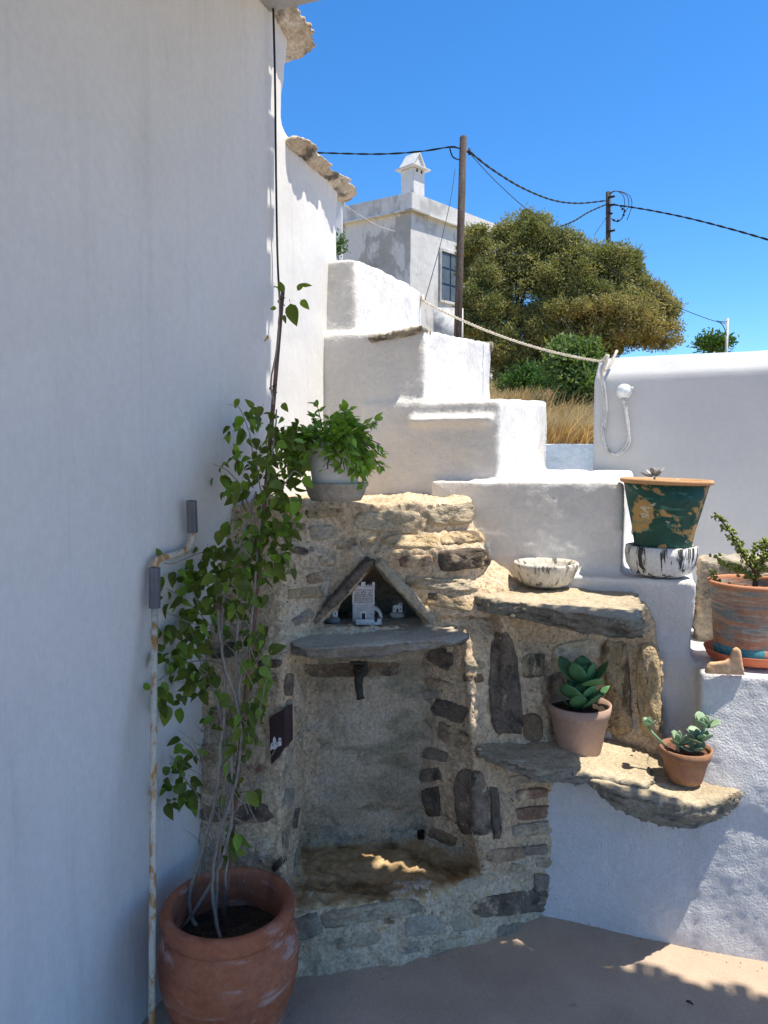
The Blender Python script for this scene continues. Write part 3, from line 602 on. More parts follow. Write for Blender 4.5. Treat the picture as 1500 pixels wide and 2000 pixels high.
# ------------------------------------------------------------------ right-hand white wall
YR = 4.10
rw = thing('garden_wall', 'plain white garden wall with a sunlit sloping top behind the pots on the right', 'wall', (1.2, YR+.15, 0))
bm = bmesh.new()
xl = XY(1157, YR, 1.7)[0]
A = [(xl, YR, -.05), (xl, YR, 1.965), (xl+.02, YR+.11, 2.07), (xl+.03, YR+.30, 2.09), (xl+.03, YR+.36, 2.02), (xl, YR+.36, -.05)]
Bq = [(4.2, y, z+(.10 if z > 0 else 0)) for (x, y, z) in A]
hull_prism(bm, A, Bq)
me = remesh(bm, .022, 2); displace(me, [(.008, 1.5, O1, 'f')])
me.transform(Matrix.Translation(-Vector(rw.location))); link('wall', me, 'garden_plaster', rw)

# lamp and its cable on that wall
yl = YR-.03
c = onY(1219, 765, YR-.012)
lp = thing('wall_lamp', 'round glass bulkhead lamp hanging by its cable on the right white wall', 'lamp', c)
bm = bmesh.new()
prof = [(0, 0), (.037, 0), (.040, .012), (.034, .022)]
lathe(bm, prof, 24); bm.transform(Matrix.Rotation(pi/2, 4, 'X')); obj('base', bm, 'white_paint', lp, world=False)
bm = bmesh.new(); lathe(bm, [(.034, .02), (.033, .034), (.024, .050), (.010, .057), (0, .058)], 24); bm.transform(Matrix.Rotation(pi/2, 4, 'X')); obj('shade', bm, 'lamp_glass', lp, world=False)
bm = bmesh.new(); box(bm, (.02, -.03, .006), (.046, -.003, .022)); obj('clip', bm, 'cable_grey', lp, world=False)
bm = bmesh.new(); tube(bm, [(.0, -.02, -.036), (.004, -.02, -.062)], .012, 10); obj('socket', bm, 'cable_grey', lp, world=False)
pts = [(1181, 707), (1173, 722), (1178, 760), (1181, 800), (1176, 845), (1182, 872), (1198, 886), (1214, 880), (1226, 862), (1228, 835), (1223, 800), (1221, 783)]
bm = bmesh.new()
tube(bm, smooth_path([onY(x, y, yl+.012) for x, y in pts], 6), .0065, 7)
tube(bm, smooth_path([onY(x+3.5, y+2, yl+.008) for x, y in pts[:9]]+[onY(1225, 830, yl), onY(1219, 785, yl)], 6), .0055, 7)
o = obj('cable', bm, 'cable_grey'); tag(o, 'double grey cable looping down the right wall to the lamp', 'cable')
bm = bmesh.new()
p0 = onX(826, 588, -1.14); p1 = onY(1176, 706, YR-.02)
pp = [p0.lerp(p1, t)+Vector((0, 0, -.045*4*t*(1-t))) for t in [i/30 for i in range(31)]]
for ph in (0, pi):
    hp = []
    for i in range(361):
        t = i/360; k = t*30; i0 = min(int(k), 29); c = pp[i0].lerp(pp[i0+1], k-i0); a = t*190+ph
        hp.append(c+Vector((.2*cos(a)*.0075, cos(a)*.0035, sin(a)*.0035)))
    tube(bm, hp, .0042, 5)
tube(bm, smooth_path([p1, p1+Vector((.03, -.01, .03)), p1+Vector((.01, -.02, -.05)), p1+Vector((.04, .0, -.02)), p1+Vector((.07, .06, .06))], 5), .008, 6)
tube(bm, smooth_path([p0, p0+Vector((-.01, .02, .03)), p0+Vector((-.03, .03, -.03))], 5), .008, 6)
o = obj('rope', bm, 'rope'); tag(o, 'pale rope stretched from the upper steps to the right wall', 'rope')

# ------------------------------------------------------------------ pots, bowls, saucers
def disc(bm, r, z, c=(0, 0, 0), seg=28, amp=.004):
    c = Vector(c); ctr = bm.verts.new(c+Vector((0, 0, z)))
    prev = None
    for f in (.35, .7, 1.):
        R = [bm.verts.new(c+Vector((r*f*cos(2*pi*i/seg), r*f*sin(2*pi*i/seg), z+amp*mn.noise(Vector((i*.9, f*7, z*30)))))) for i in range(seg)]
        for i in range(seg):
            j = (i+1) % seg
            bm.faces.new((ctr, R[i], R[j])) if prev is None else bm.faces.new((prev[i], prev[j], R[j], R[i]))
        prev = R
def put_pot(name, label, cat, loc, prof, m, soil=None, parts=(), wob=0, tilt=(0, 0), group=None, seg=56):
    t = thing(name, label, cat, loc, group)
    bm = bmesh.new(); lathe(bm, prof, seg, wob=wob); obj('body', bm, m, t, world=False, recalc=True)
    if soil:
        bm = bmesh.new(); disc(bm, soil[0], soil[1], amp=soil[3] if len(soil) > 3 else .008); obj('soil', bm, soil[2], t, world=False)
    for nm, pf, mm in parts:
        bm = bmesh.new(); lathe(bm, pf, seg, wob=wob); obj(nm, bm, mm, t, world=False)
    t.rotation_euler = (tilt[0], tilt[1], 0)
    return t
# big terracotta jar
JC = Vector((-1.035, 1.63, 0))
prof = [(0, 0), (.115, 0), (.128, .01), (.145, .05), (.172, .13), (.186, .20), (.184, .25), (.172, .285), (.160, .302), (.156, .312)]
ring = []
for i in range(len(prof)-1):
    (r0, z0), (r1, z1) = prof[i], prof[i+1]
    n = 6 if r0 > .14 else 1
    for k in range(n):
        f = k/n; z = z0+(z1-z0)*f
        ring.append((r0+(r1-r0)*f+(.0018*sin(z*150) if r0 > .12 else 0), z))
ring.append(prof[-1])
jar = put_pot('terracotta_jar', 'big round-bellied terracotta jar in the bottom left corner holding the climbing shrub', 'pot', JC, ring, 'terracotta', (.142, .262, 'soil'), seg=80,
    parts=[('rim', [(.155, .308), (.165, .312), (.174, .322), (.177, .336), (.176, .350), (.170, .361), (.160, .366), (.150, .362), (.146, .350), (.144, .330), (.145, .30), (.150, .25), (.155, .2)], 'terracotta')])
# flower pot in white with herb, on its stone saucer
HC = onZ(657, 977, 1.412)
put_pot('stone_saucer', 'rough stone saucer under the white flowerpot on top of the fountain', 'saucer', HC, [(0, 0), (.078, 0), (.088, .018), (.094, .04), (.100, .046), (.101, .055), (.088, .056), (.084, .030), (0, .028)], 'stone_saucer', wob=.05)
HP = HC+Vector((-.004, 0, .029))
put_pot('flowerpot', 'white painted flowerpot on a stone saucer, half hidden by a leafy herb', 'pot', HP, [(0, 0), (.066, 0), (.069, .01), (.083, .115), (.088, .116), (.091, .15), (.084, .151), (.079, .12), (.076, .1)], 'white_pot', (.078, .132, 'soil'))
# empty bowl
BC = onZ(1066, 1143, 1.098)
put_pot('cement_bowl', 'empty pale cement bowl with dark streaks on the upper stone ledge', 'bowl', BC, [(0, 0), (.062, 0), (.082, .010), (.096, .030), (.108, .060), (.113, .076), (.110, .083), (.102, .083), (.094, .070), (.082, .040), (.06, .028), (0, .025)], 'cement', wob=.04)
# green pot
GC = onZ(1291, 1122, 1.140)
put_pot('striped_bowl', 'white and black striped bowl used as a saucer under the peeling green pot', 'bowl', GC, [(0, 0), (.070, 0), (.098, .010), (.114, .040), (.119, .075), (.117, .100), (.108, .104), (.100, .090), (.094, .050), (.07, .030), (0, .03)], 'cement_striped', wob=.07)
GP = GC+Vector((0, 0, .034))
put_pot('green_pot', 'tall tapered green pot with peeling paint and an orange rim on the third step', 'pot', GP, [(0, 0), (.082, 0), (.086, .008), (.092, .06), (.104, .13), (.122, .205), (.139, .282), (.132, .282), (.11, .18)], 'green_pot', (.131, .268, 'soil'), tilt=(0, radians(1.6)),
    parts=[('rim', [(.136, .280), (.150, .284), (.153, .292), (.148, .298), (.138, .296), (.130, .284)], 'orange_rim')])
# orange pot
OC = onZ(1462, 1286, .870)
put_pot('plant_saucer', 'shallow red plastic saucer under the ribbed orange pot at the right edge', 'saucer', OC, [(0, 0), (.115, 0), (.128, .006), (.140, .030), (.142, .034), (.136, .034), (.122, .010), (0, .008)], 'saucer_red')
OP = OC+Vector((0, 0, .010))
pf = [(0, 0), (.095, 0), (.103, .006)]
for k in range(46):
    z = .012+k*.0048; pf.append((.106+.020*(z/.24)+(.0012 if k % 2 else -.0008), z))
pf += [(.128, .232), (.134, .236), (.135, .252), (.128, .254), (.122, .240), (.118, .2)]
put_pot('ribbed_pot', 'ribbed orange pot with worn blue paint holding a jade bush at the right edge', 'pot', OP, pf, 'blue_worn', (.120, .222, 'soil_red'),
    parts=[('rim', [(.130, .238), (.1365, .240), (.137, .252), (.129, .256), (.123, .252), (.122, .236)], 'orange_clay'), ('blue_band', [(.0975, .001), (.1045, .006), (.1085, .012), (.1105, .045), (.108, .046)], 'blue_band')])
# kalanchoe pots
KC = onZ(1130, 1464, .568)
put_pot('flowerpot', 'dusty pink terracotta flowerpot with a dark green succulent, left on the lower ledge', 'pot', KC, [(0, 0), (.070, 0), (.073, .004), (.094, .118), (.0955, .120), (.099, .122), (.104, .160), (.098, .161), (.093, .13), (.088, .1)], 'terracotta_pale', (.095, .138, 'soil'))
QC = onZ(1337, 1523, .535)
put_pot('flowerpot', 'small brown terracotta flowerpot with three pale succulent rosettes, right on the lower ledge', 'pot', QC, [(0, 0), (.049, 0), (.052, .004), (.068, .072), (.070, .074), (.073, .075), (.079, .106), (.074, .107), (.070, .085), (.066, .06)], 'terracotta_brown', (.071, .090, 'soil_red'))
# clay shard, stone behind the orange pot
sc = onZ(1378, 1316, .862); se = onZ(1457, 1320, .862)
sh = thing('clay_shard', 'pale orange clay roof-tile shard lying before the ribbed pot', 'shard', sc)
d = (se-sc); L = d.length; dx = d.normalized(); dy = Vector((-dx.y, dx.x, 0))
outl = [(0, 0), (1, 0), (.97, .10), (.90, .42), (.86, .66), (.78, .72), (.68, .66), (.62, .46), (.50, .36), (.30, .31), (.12, .28), (.03, .16)]
bm = bmesh.new()
hull_prism(bm, [dx*(x*L)+Vector((0, 0, y*L)) for x, y in outl], [dx*(x*L)+dy*.022+Vector((0, 0, y*L)) for x, y in outl])
me = remesh(bm, .004, 4); displace(me, [(.002, 30, O1, 'f')]); link('shard', me, 'clay_pale', sh)
# slanting stone seen behind the ribbed pot
q = onY(1432, 1150, 3.05)
rk = thing('stone_block', 'grey weathered stone block behind the ribbed orange pot', 'stone', (q.x, q.y, .86))
rock('block', [(q.x-.13, 2.98, .84), (q.x+.22, 2.98, .84), (q.x+.22, 3.14, .84), (q.x-.13, 3.14, .84)], [(q.x-.12, 2.99, 1.16), (q.x+.2, 2.99, 1.18), (q.x+.2, 3.12, 1.18), (q.x-.12, 3.12, 1.16)], rk, 'stone_grey')

# ------------------------------------------------------------------ leaves
def leaf_mesh(name, L, W, m, fold=.25, curl=.3, tip=1.0, stalk=.2, nu=6):
    bm = bmesh.new(); rows = []
    for i in range(nu+1):
        t = i/nu; wd = W/2*(sin(pi*min(1, t**.8))**.8)*(1-.25*t*tip)
        if i == nu: wd = 0
        y = L*t; z = -curl*L*t*t
        if i in (0, nu): rows.append([bm.verts.new((0, y+L*stalk, z))]); continue
        rows.append([bm.verts.new((-wd, y+L*stalk, z+fold*wd)), bm.verts.new((0, y+L*stalk, z)), bm.verts.new((wd, y+L*stalk, z+fold*wd))])
    for A, B in zip(rows, rows[1:]):
        if len(A) == 1: bm.faces.new((A[0], B[1], B[0])); bm.faces.new((A[0], B[2], B[1]))
        elif len(B) == 1: bm.faces.new((A[0], A[1], B[0])); bm.faces.new((A[1], A[2], B[0]))
        else: bm.faces.new((A[0], A[1], B[1], B[0])); bm.faces.new((A[1], A[2], B[2], B[1]))
    if stalk:
        r = L*.018; s = [bm.verts.new((-r, 0, 0)), bm.verts.new((r, 0, 0))]
        bm.faces.new((s[0], s[1], rows[0][0]))
    me = bpy.data.meshes.new(name); bm.to_mesh(me); bm.free()
    me.polygons.foreach_set('use_smooth', [True]*len(me.polygons)); me.materials.append(MT[m]); return me
def fat_leaf_mesh(name, L, W, T, m, curl=.2, nu=8, nv=8):
    bm = bmesh.new(); rows = []
    for i in range(nu+1):
        t = i/nu; wd = W/2*max(0, sin(pi*t**1.25))**.7 + (.12*W if 0 < i < 3 else 0)*(1-t)
        cy = L*t; cz = curl*L*t*t
        if i in (0, nu): rows.append([bm.verts.new((0, cy, cz))]*1); continue
        th = T/2*(max(0, sin(pi*t))**.5)
        rows.append([bm.verts.new((wd*cos(2*pi*k/nv), cy, cz+th*sin(2*pi*k/nv)+.35*T*cos(2*pi*k/nv)**2)) for k in range(nv)])
    for A, B in zip(rows, rows[1:]):
        for k in range(nv):
            j = (k+1) % nv
            if len(A) == 1: bm.faces.new((A[0], B[j], B[k]))
            elif len(B) == 1: bm.faces.new((A[k], A[j], B[0]))
            else: bm.faces.new((A[k], A[j], B[j], B[k]))
    bmesh.ops.recalc_face_normals(bm, faces=bm.faces)
    me = bpy.data.meshes.new(name); bm.to_mesh(me); bm.free()
    me.polygons.foreach_set('use_smooth', [True]*len(me.polygons)); me.materials.append(MT[m]); return me
def frame(dirv, nrm):
    y = dirv.normalized(); x = y.cross(nrm)
    if x.length < 1e-3: x = y.cross(Vector((1, 0, .3)))
    x.normalize(); z = x.cross(y)
    return Matrix((x, y, z)).transposed().to_4x4()
def leaf(me, pos, dirv, nrm, s, parent, name='leaf'):
    o = bpy.data.objects.new(name, me); COL.objects.link(o); o.parent = parent
    o.matrix_local = Matrix.Translation(pos-root_loc(parent)) @ frame(dirv, nrm) @ Matrix.Scale(s, 4)
    return o
rnd = random.Random(21)
def rv(): return Vector((rnd.gauss(0, 1), rnd.gauss(0, 1), rnd.gauss(0, 1))).normalized()

# climbing shrub
cs = thing('climbing_shrub', 'tall leafy climbing shrub with bare grey stems growing from the big terracotta jar', 'shrub', JC+Vector((0, 0, .26)))
YD = [(550, 2.22), (800, 2.0), (1000, 1.86), (1200, 1.76), (1400, 1.70), (1700, 1.66), (1850, 1.64)]
def yd(py):
    for (a, ya), (b, yb_) in zip(YD, YD[1:]):
        if py <= b: return ya+(yb_-ya)*(max(py, a)-a)/(b-a)
    return YD[-1][1]
def sp_(px, py, dy=0):
    p = onY(px, py, yd(py)+dy)
    if p.x < XW+.03: p = onX(px, py, XW+.03)
    return p
STEMS = [
 ([(405, 1838, .0), (375, 1790), (372, 1740), (395, 1660), (420, 1560), (432, 1450), (440, 1350), (433, 1250), (440, 1160), (470, 1060), (500, 960)], .0065, .0035),
 ([(425, 1835, .02), (422, 1750), (430, 1650), (445, 1550), (455, 1450), (460, 1350), (462, 1270), (470, 1180), (490, 1100), (498, 1030)], .006, .003),
 ([(430, 1833, -.03), (415, 1760), (417, 1690), (432, 1620), (458, 1540), (470, 1450), (463, 1370), (440, 1300), (428, 1220), (425, 1190)], .005, .003),
 ([(345, 1832, -.01), (385, 1770), (425, 1700), (445, 1640), (455, 1560), (452, 1480), (465, 1400), (470, 1330), (490, 1230), (500, 1120), (510, 1000), (530, 900), (540, 800)], .005, .0025),
 ([(440, 1775, .04), (442, 1700), (447, 1600), (445, 1500), (430, 1400), (400, 1300), (370, 1230), (340, 1200)], .004, .002),
 ([(447, 1600, 0), (470, 1570), (500, 1530), (530, 1490)], .0025, .0012),
 ([(452, 1500, 0), (472, 1560), (485, 1590)], .002, .0012),
 ([(455, 1470, .02), (480, 1500), (492, 1540), (500, 1580)], .0025, .0012),
 ([(430, 1600, 0), (400, 1560), (372, 1535), (345, 1500), (330, 1490)], .0022, .0012),
 ([(430, 1250, 0), (400, 1210), (360, 1170), (325, 1150)], .0025, .0012),
 ([(440, 1300, 0), (400, 1290), (350, 1300), (310, 1330)], .0025, .0012),
 ([(500, 1020, 0), (470, 950), (445, 920), (415, 905)], .0025, .0012),
 ([(510, 960, 0), (490, 860), (470, 800), (445, 790)], .0022, .001),
 ([(470, 1100, 0), (430, 1080), (390, 1080), (340, 1100), (320, 1100)], .0022, .0012),
 ([(500, 1100, 0), (530, 1130), (555, 1105), (572, 1085)], .0022, .0012),
 ([(520, 930, 0), (550, 950), (575, 920), (598, 940)], .0022, .0012),
 ([(470, 1380, 0), (500, 1350), (520, 1300), (530, 1270)], .0022, .0012),
 ([(400, 1500, 0), (372, 1460), (350, 1440)], .002, .001),
 ([(534, 790, 0), (530, 740), (540, 690), (545, 640), (545, 570), (535, 560)], .0032, .002),
]
stempts = []
for pts, r0, r1 in STEMS:
    dy0 = pts[0][2]; P = [sp_(p[0], p[1], (p[2] if len(p) > 2 else dy0*.5)) for p in pts]
    path = smooth_path(P, 6); path = [p+Vector((mn.noise(p*30), mn.noise(p*30+Vector((5, 5, 5))), 0))*.004 for p in path]
    bm = bmesh.new(); n = len(path)
    tube(bm, path, [r0+(r1-r0)*i/(n-1) for i in range(n)], 7)
    obj('stem', bm, 'bark', cs)
# fine bare twigs
bm = bmesh.new()
for k in range(120):
    px, py = rnd.uniform(390, 520), rnd.uniform(1180, 1680)
    p = sp_(px, py, rnd.uniform(-.04, .04)); d = Vector((rnd.uniform(-.6, .6), rnd.uniform(-.4, .2), rnd.uniform(.1, 1))).normalized()
    L = rnd.uniform(.05, .14)
    tube(bm, [p, p+d*L*.5+rv()*.006, p+d*L+rv()*.012], [.0014, .001, .0006], 4)
obj('twig', bm, 'bark', cs, kind='stuff')
LM = [leaf_mesh('leafa', .050, .034, 'leaf', .3, .35), leaf_mesh('leafb', .042, .028, 'leaf', .5, .6), leaf_mesh('leafc', .046, .032, 'leaf_light', .25, .25), leaf_mesh('leafd', .036, .022, 'leaf_light', .6, .8), leaf_mesh('leafe', .058, .040, 'leaf', .2, .3)]
BL = [  # cx, cy, rx, ry, count (outline of the leafy masses)
 (500, 850, 60, 60, 26), (560, 900, 38, 60, 24), (475, 930, 55, 40, 18), (545, 990, 44, 50, 24), (480, 1040, 56, 40, 18), (545, 1075, 34, 50, 16),
 (430, 1100, 60, 40, 22), (470, 1140, 60, 50, 22), (370, 1150, 50, 45, 16), (420, 1200, 60, 40, 16), (345, 1250, 36, 40, 12), (375, 1290, 50, 50, 16), (500, 1260, 26, 50, 12),
 (490, 1380, 26, 30, 8), (510, 1320, 18, 30, 6), (340, 1530, 34, 40, 9), (365, 1465, 24, 28, 5), (455, 1510, 30, 50, 4), (515, 1545, 14, 20, 2), (455, 1640, 18, 30, 4), (400, 1330, 40, 30, 8), (480, 1430, 26, 40, 7), (430, 1400, 30, 40, 5), (350, 1550, 30, 30, 5), (330, 1340, 34, 30, 5), (560, 850, 30, 40, 10)]
for cx, cy, rx, ry, n in BL:
    for k in range(n):
        a = rnd.uniform(0, 2*pi); q = sqrt(rnd.random())
        px, py = cx+rx*q*cos(a), cy+ry*q*sin(a)
        p = sp_(px, py, rnd.uniform(-.08, .05))
        d = Vector((rnd.gauss(0, .7), rnd.gauss(-.3, .5), rnd.gauss(-.55, .5)))
        nr = Vector((rnd.gauss(.2, .5), rnd.gauss(-.7, .5), rnd.gauss(.6, .4)))
        leaf(rnd.choice(LM), p, d, nr, rnd.uniform(.55, 1.05), cs)
for (px, py, dx_, dz_, s, m_) in [(565, 585, .3, -1, 1.25, 4), (590, 560, 1, .2, .6, 1), (578, 570, .6, .5, .7, 0), (585, 583, .7, -.7, .8, 0), (556, 575, -.2, .5, .8, 0), (543, 603, -.8, .1, .5, 0), (555, 612, .1, -1, .6, 1), (470, 775, -.4, -.6, .7, 0), (493, 790, .4, -.9, .7, 0), (550, 785, .2, -.2, .7, 0), (320, 1120, -.3, -1, .9, 2), (365, 1105, .2, -1.2, 1.3, 2), (318, 1090, -.4, .6, .6, 2), (300, 1345, -.8, .2, .7, 2), (325, 1345, .5, -1, .9, 2), (355, 1375, -.2, -1.2, 1.1, 2), (345, 1305, .6, .4, .8, 2), (306, 1370, -.2, -.6, .7, 2)]:
    leaf(LM[m_], sp_(px, py), Vector((dx_, -.15, dz_)), Vector((.1, -1, .25)), s, cs)
def leaf_cloud(name, meshes, places, parent, m):
    bm = bmesh.new()
    for p, d, nr, sc_ in places:
        tmp = rnd.choice(meshes); n0 = len(bm.verts); bm.from_mesh(tmp); bm.verts.ensure_lookup_table()
        M_ = Matrix.Translation(p-root_loc(parent)) @ frame(d, nr) @ Matrix.Scale(sc_, 4)
        for v in bm.verts[n0:]: v.co = M_ @ v.co
    me = bpy.data.meshes.new(name); bm.to_mesh(me); bm.free(); me.polygons.foreach_set('use_smooth', [True]*len(me.polygons))
    return link(name, me, m, parent, kind='stuff')
for m_, share in (('leaf', 1), ('leaf_light', .35)):
    pl_ = []
    for cx, cy, rx, ry, n in BL:
        for k in range(int(n*1.15*share) if n > 3 else 0):
            a = rnd.uniform(0, 2*pi); q = sqrt(rnd.random())*1.05
            pl_.append((sp_(cx+rx*q*cos(a), cy+ry*q*sin(a), rnd.uniform(-.04, .09)), Vector((rnd.gauss(0, .7), rnd.gauss(-.3, .5), rnd.gauss(-.6, .5))), Vector((rnd.gauss(.2, .5), rnd.gauss(-.6, .5), rnd.gauss(.6, .4))), rnd.uniform(.5, 1.05)))
    leaf_cloud('foliage', LM[:2], pl_, cs, m_)
leaf(leaf_mesh('dryleaf', .022, .014, 'leaf_dry', .6, .8), onX(523, 652, XW+.05), Vector((0, -.3, -1)), Vector((.9, -.4, 0)), 1, cs)
# cane stake
bm = bmesh.new(); a = onY(436, 1790, 1.66); b = onX(553, 563, XW+.075)
tube(bm, [a, a.lerp(b, .5)+Vector((.01, 0, 0)), b], [.0085, .008, .007], 10)
o = obj('cane', bm, 'cane'); tag(o, 'brown cane stake standing in the jar and leaning on the wall behind the shrub', 'cane')
bm = bmesh.new()
for t in (.55, .80, .965):
    c = a.lerp(b, t); tube(bm, smooth_path([c+Vector((.012*cos(k), .012*sin(k), .004*k)) for k in range(0, 8)], 3), .0018, 5)
o = obj('plant_tie', bm, 'wire_black'); o.parent = None; tag(o, 'dark plant ties wound round the cane stake', 'plant tie')
# black wire on the wall
bm = bmesh.new()
tube(bm, smooth_path([onX(533, -10, XW+.028), onX(537, 150, XW+.024), onX(539, 330, XW+.022), onX(542, 500, XW+.02), onX(547, 600, XW+.045)], 6), .0038, 7)
o = obj('wire', bm, 'wire_black'); tag(o, 'thin black wire hanging down the sunlit strip of the left wall', 'wire')

# rusty crank pole
pb = onX(296, 2010, -1.135); pt = onX(302, 1188, XW+.035)
dpole = (pt-pb).normalized(); foot = pb-dpole*(pb.z/dpole.z)
cp = thing('crank_pole', 'rusty white awning crank pole with grey grips leaning on the left wall', 'pole', foot)
bm = bmesh.new(); tube(bm, [foot, pt], .0088, 12); obj('shaft', bm, 'rusty_white', cp)
g0 = pt; g1 = onX(302, 1108, XW+.03); e1 = onX(314, 1090, XW+.03); e2 = onX(345, 1082, XW+.03); e3 = onX(366, 1072, XW+.032); e4 = onX(375, 1052, XW+.034); e5 = onX(376, 1040, XW+.036); e6 = onX(374, 978, XW+.04)
bm = bmesh.new(); tube(bm, smooth_path([g1, onX(305, 1097, XW+.03), e1, e2, e3, e4, e5], 6), .0095, 12); obj('crank', bm, 'rusty_white', cp)
def grip(a, b):
    bm = bmesh.new(); n = 20; d = (b-a).normalized(); x = d.cross(Vector((0, 1, 0))).normalized(); y = d.cross(x); R = []
    for p in (a, b):
        R.append([bm.verts.new(p+(x*cos(2*pi*k/n)+y*sin(2*pi*k/n))*(.0158 if k % 2 else .0138)) for k in range(n)])
    for k in range(n): bm.faces.new((R[0][k], R[0][(k+1) % n], R[1][(k+1) % n], R[1][k]))
    bm.faces.new(R[0]); bm.faces.new(R[1]); obj('grip', bm, 'grip', cp, False)
grip(g0, g1); grip(e5, e6)

# herb in the white pot
hb = thing('herb_plant', 'bushy bright green herb spilling over the white flowerpot', 'plant', HP+Vector((0, 0, .13)))
HM = [leaf_mesh('herba', .030, .019, 'herb', .3, .35), leaf_mesh('herbb', .024, .014, 'herb', .45, .5), leaf_mesh('herbc', .034, .022, 'herb', .2, .2)]
hc = HP+Vector((-.008, -.01, .125)); bm = bmesh.new(); n = 0
HL = []
for k in range(140):
    a = rnd.uniform(0, 2*pi); el = rnd.choice([rnd.uniform(.7, 1.4), rnd.uniform(0, .8), rnd.uniform(-.2, .5)])
    L = rnd.uniform(.065, .135)*(1.15 if k % 7 == 0 else 1); d = Vector((cos(a)*cos(el), sin(a)*cos(el), sin(el)))
    p0 = hc+Vector((cos(a), sin(a), 0))*rnd.uniform(.0, .05); droop = Vector((0, 0, -.07*(1-el/1.5)))
    path = [p0, p0+d*L*.5+Vector((0, 0, .012)), p0+d*L+droop*.8]
    sp2 = smooth_path(path, 4); tube(bm, sp2, .0016, 4)
    for i, q in enumerate(sp2[2:]):
        t = (sp2[min(i+3, len(sp2)-1)]-sp2[i+1]).normalized()
        for sgn in ((1,) if rnd.random() < .2 else (1, -1)):
            sd_ = t.cross(rv()).normalized()
            HL.append((q, sd_*.8+t*.7+Vector((0, 0, .1)), Vector((rnd.gauss(0, .4), rnd.gauss(-.2, .4), 1)), rnd.uniform(.75, 1.25)))
# shoot reaching right
P = [hc+Vector((.05, -.02, .02)), onY(715, 862, 2.2), onY(738, 868, 2.2)]
obj('stem', bm, 'bark_dark', hb, kind='stuff')
HL.sort(key=lambda e: e[0].dot(Fh))
for e in HL[:290]: leaf(rnd.choice(HM), e[0], e[1], e[2], e[3], hb)
leaf_cloud('foliage', HM, HL[290:], hb, 'herb')
# little weed beside the pot
wd_ = thing('weed', 'tiny bright green sprig in the stone saucer right of the white flowerpot', 'plant', onZ(703, 955, 1.455))
for k in range(9): leaf(HM[1], Vector(wd_.location)+rv()*.006, Vector((rnd.gauss(.2, .6), rnd.gauss(0, .5), .8)), rv(), rnd.uniform(.5, .8), wd_)

# succulents
def rosette(parent, c, mesh, n, s, tilt=.8, up=0., layers=3, droop=0):
    for i in range(n):
        a = i*2.39996+rnd.uniform(-.2, .2); f = i/n
        el = (1-f)*tilt+.15+rnd.uniform(-.1, .1); d = Vector((cos(a)*cos(el), sin(a)*cos(el), sin(el)-droop*f))
        leaf(mesh, c+d*.005*s+Vector((0, 0, up*(1-f))), d, Vector((0, 0, 1))-d*d.z+d*.0+Vector((0, 0, .01)), s*(.55+.45*f)*rnd.uniform(.9, 1.1), parent)
KM = fat_leaf_mesh('kal', .108, .078, .006, 'kal_dark', .32); KM2 = fat_leaf_mesh('kalp', .065, .034, .007, 'kal_pale', .2)
kp = thing('succulent', 'dark green broad-leaved succulent in the pink flowerpot on the lower ledge', 'plant', KC+Vector((0, 0, .14)))
bm = bmesh.new(); c = KC+Vector((-.01, 0, .13)); tube(bm, [c, c+Vector((.012, 0, .05)), c+Vector((.022, .0, .105))], .006, 8); obj('stem', bm, 'kal_dark', kp)
rosette(kp, c+Vector((.022, 0, .090)), KM, 11, 1.08, 1.2)
rosette(kp, c+Vector((.01, -.01, .035)), KM, 9, 1.1, .95)
for (dx_, dy_, dz_, s) in [(.8, -.5, .45, .9), (.2, -.9, .55, .8), (-.9, -.3, .7, .9)]:
    leaf(KM, c+Vector((.02*dx_, .02*dy_, .015)), Vector((dx_, dy_, dz_)), Vector((0, 0, 1)), s, kp)
kq = thing('succulent', 'pale green rosette succulent in the small brown flowerpot', 'plant', QC+Vector((0, 0, .09)))
c = QC+Vector((0, 0, .088))
KM3 = fat_leaf_mesh('kalq', .058, .046, .008, 'kal_pale', .25)
bm = bmesh.new(); top3 = onY(1266, 1418, c.y)
tube(bm, [c+Vector((-.055, 0, .01)), top3+Vector((.012, 0, -.02)), top3], .0045, 8)
tube(bm, [c+Vector((.03, 0, 0)), c+Vector((.045, .0, .055)), c+Vector((.05, .0, .085))], .005, 8)
tube(bm, [c+Vector((-.02, -.01, -.005)), c+Vector((-.025, -.01, .03))], .005, 8)
obj('stem', bm, 'kal_pale', kq)
rosette(kq, c+Vector((.05, 0, .085)), KM3, 9, .95, 1.3); rosette(kq, c+Vector((.04, 0, .04)), KM3, 8, 1.05, .8); rosette(kq, c+Vector((.03, -.01, .01)), KM3, 5, .9, .4)
rosette(kq, c+Vector((-.025, -.01, .025)), KM2, 9, .9, 1.35); rosette(kq, top3, KM3, 8, .62, 1.3)
gh = thing('ghost_succulent', 'small grey rosette succulent on top of the peeling green pot', 'plant', GP+Vector((-.03, 0, .27)))
GM = fat_leaf_mesh('ghost', .04, .022, .006, 'ghost', .2)
c = GP+Vector((-.03, -.03, .305)); bm = bmesh.new(); tube(bm, [c+Vector((0, 0, -.03)), c], .004, 6); obj('stem', bm, 'ghost', gh)
rosette(gh, c, GM, 13, 1.15, 1.0)
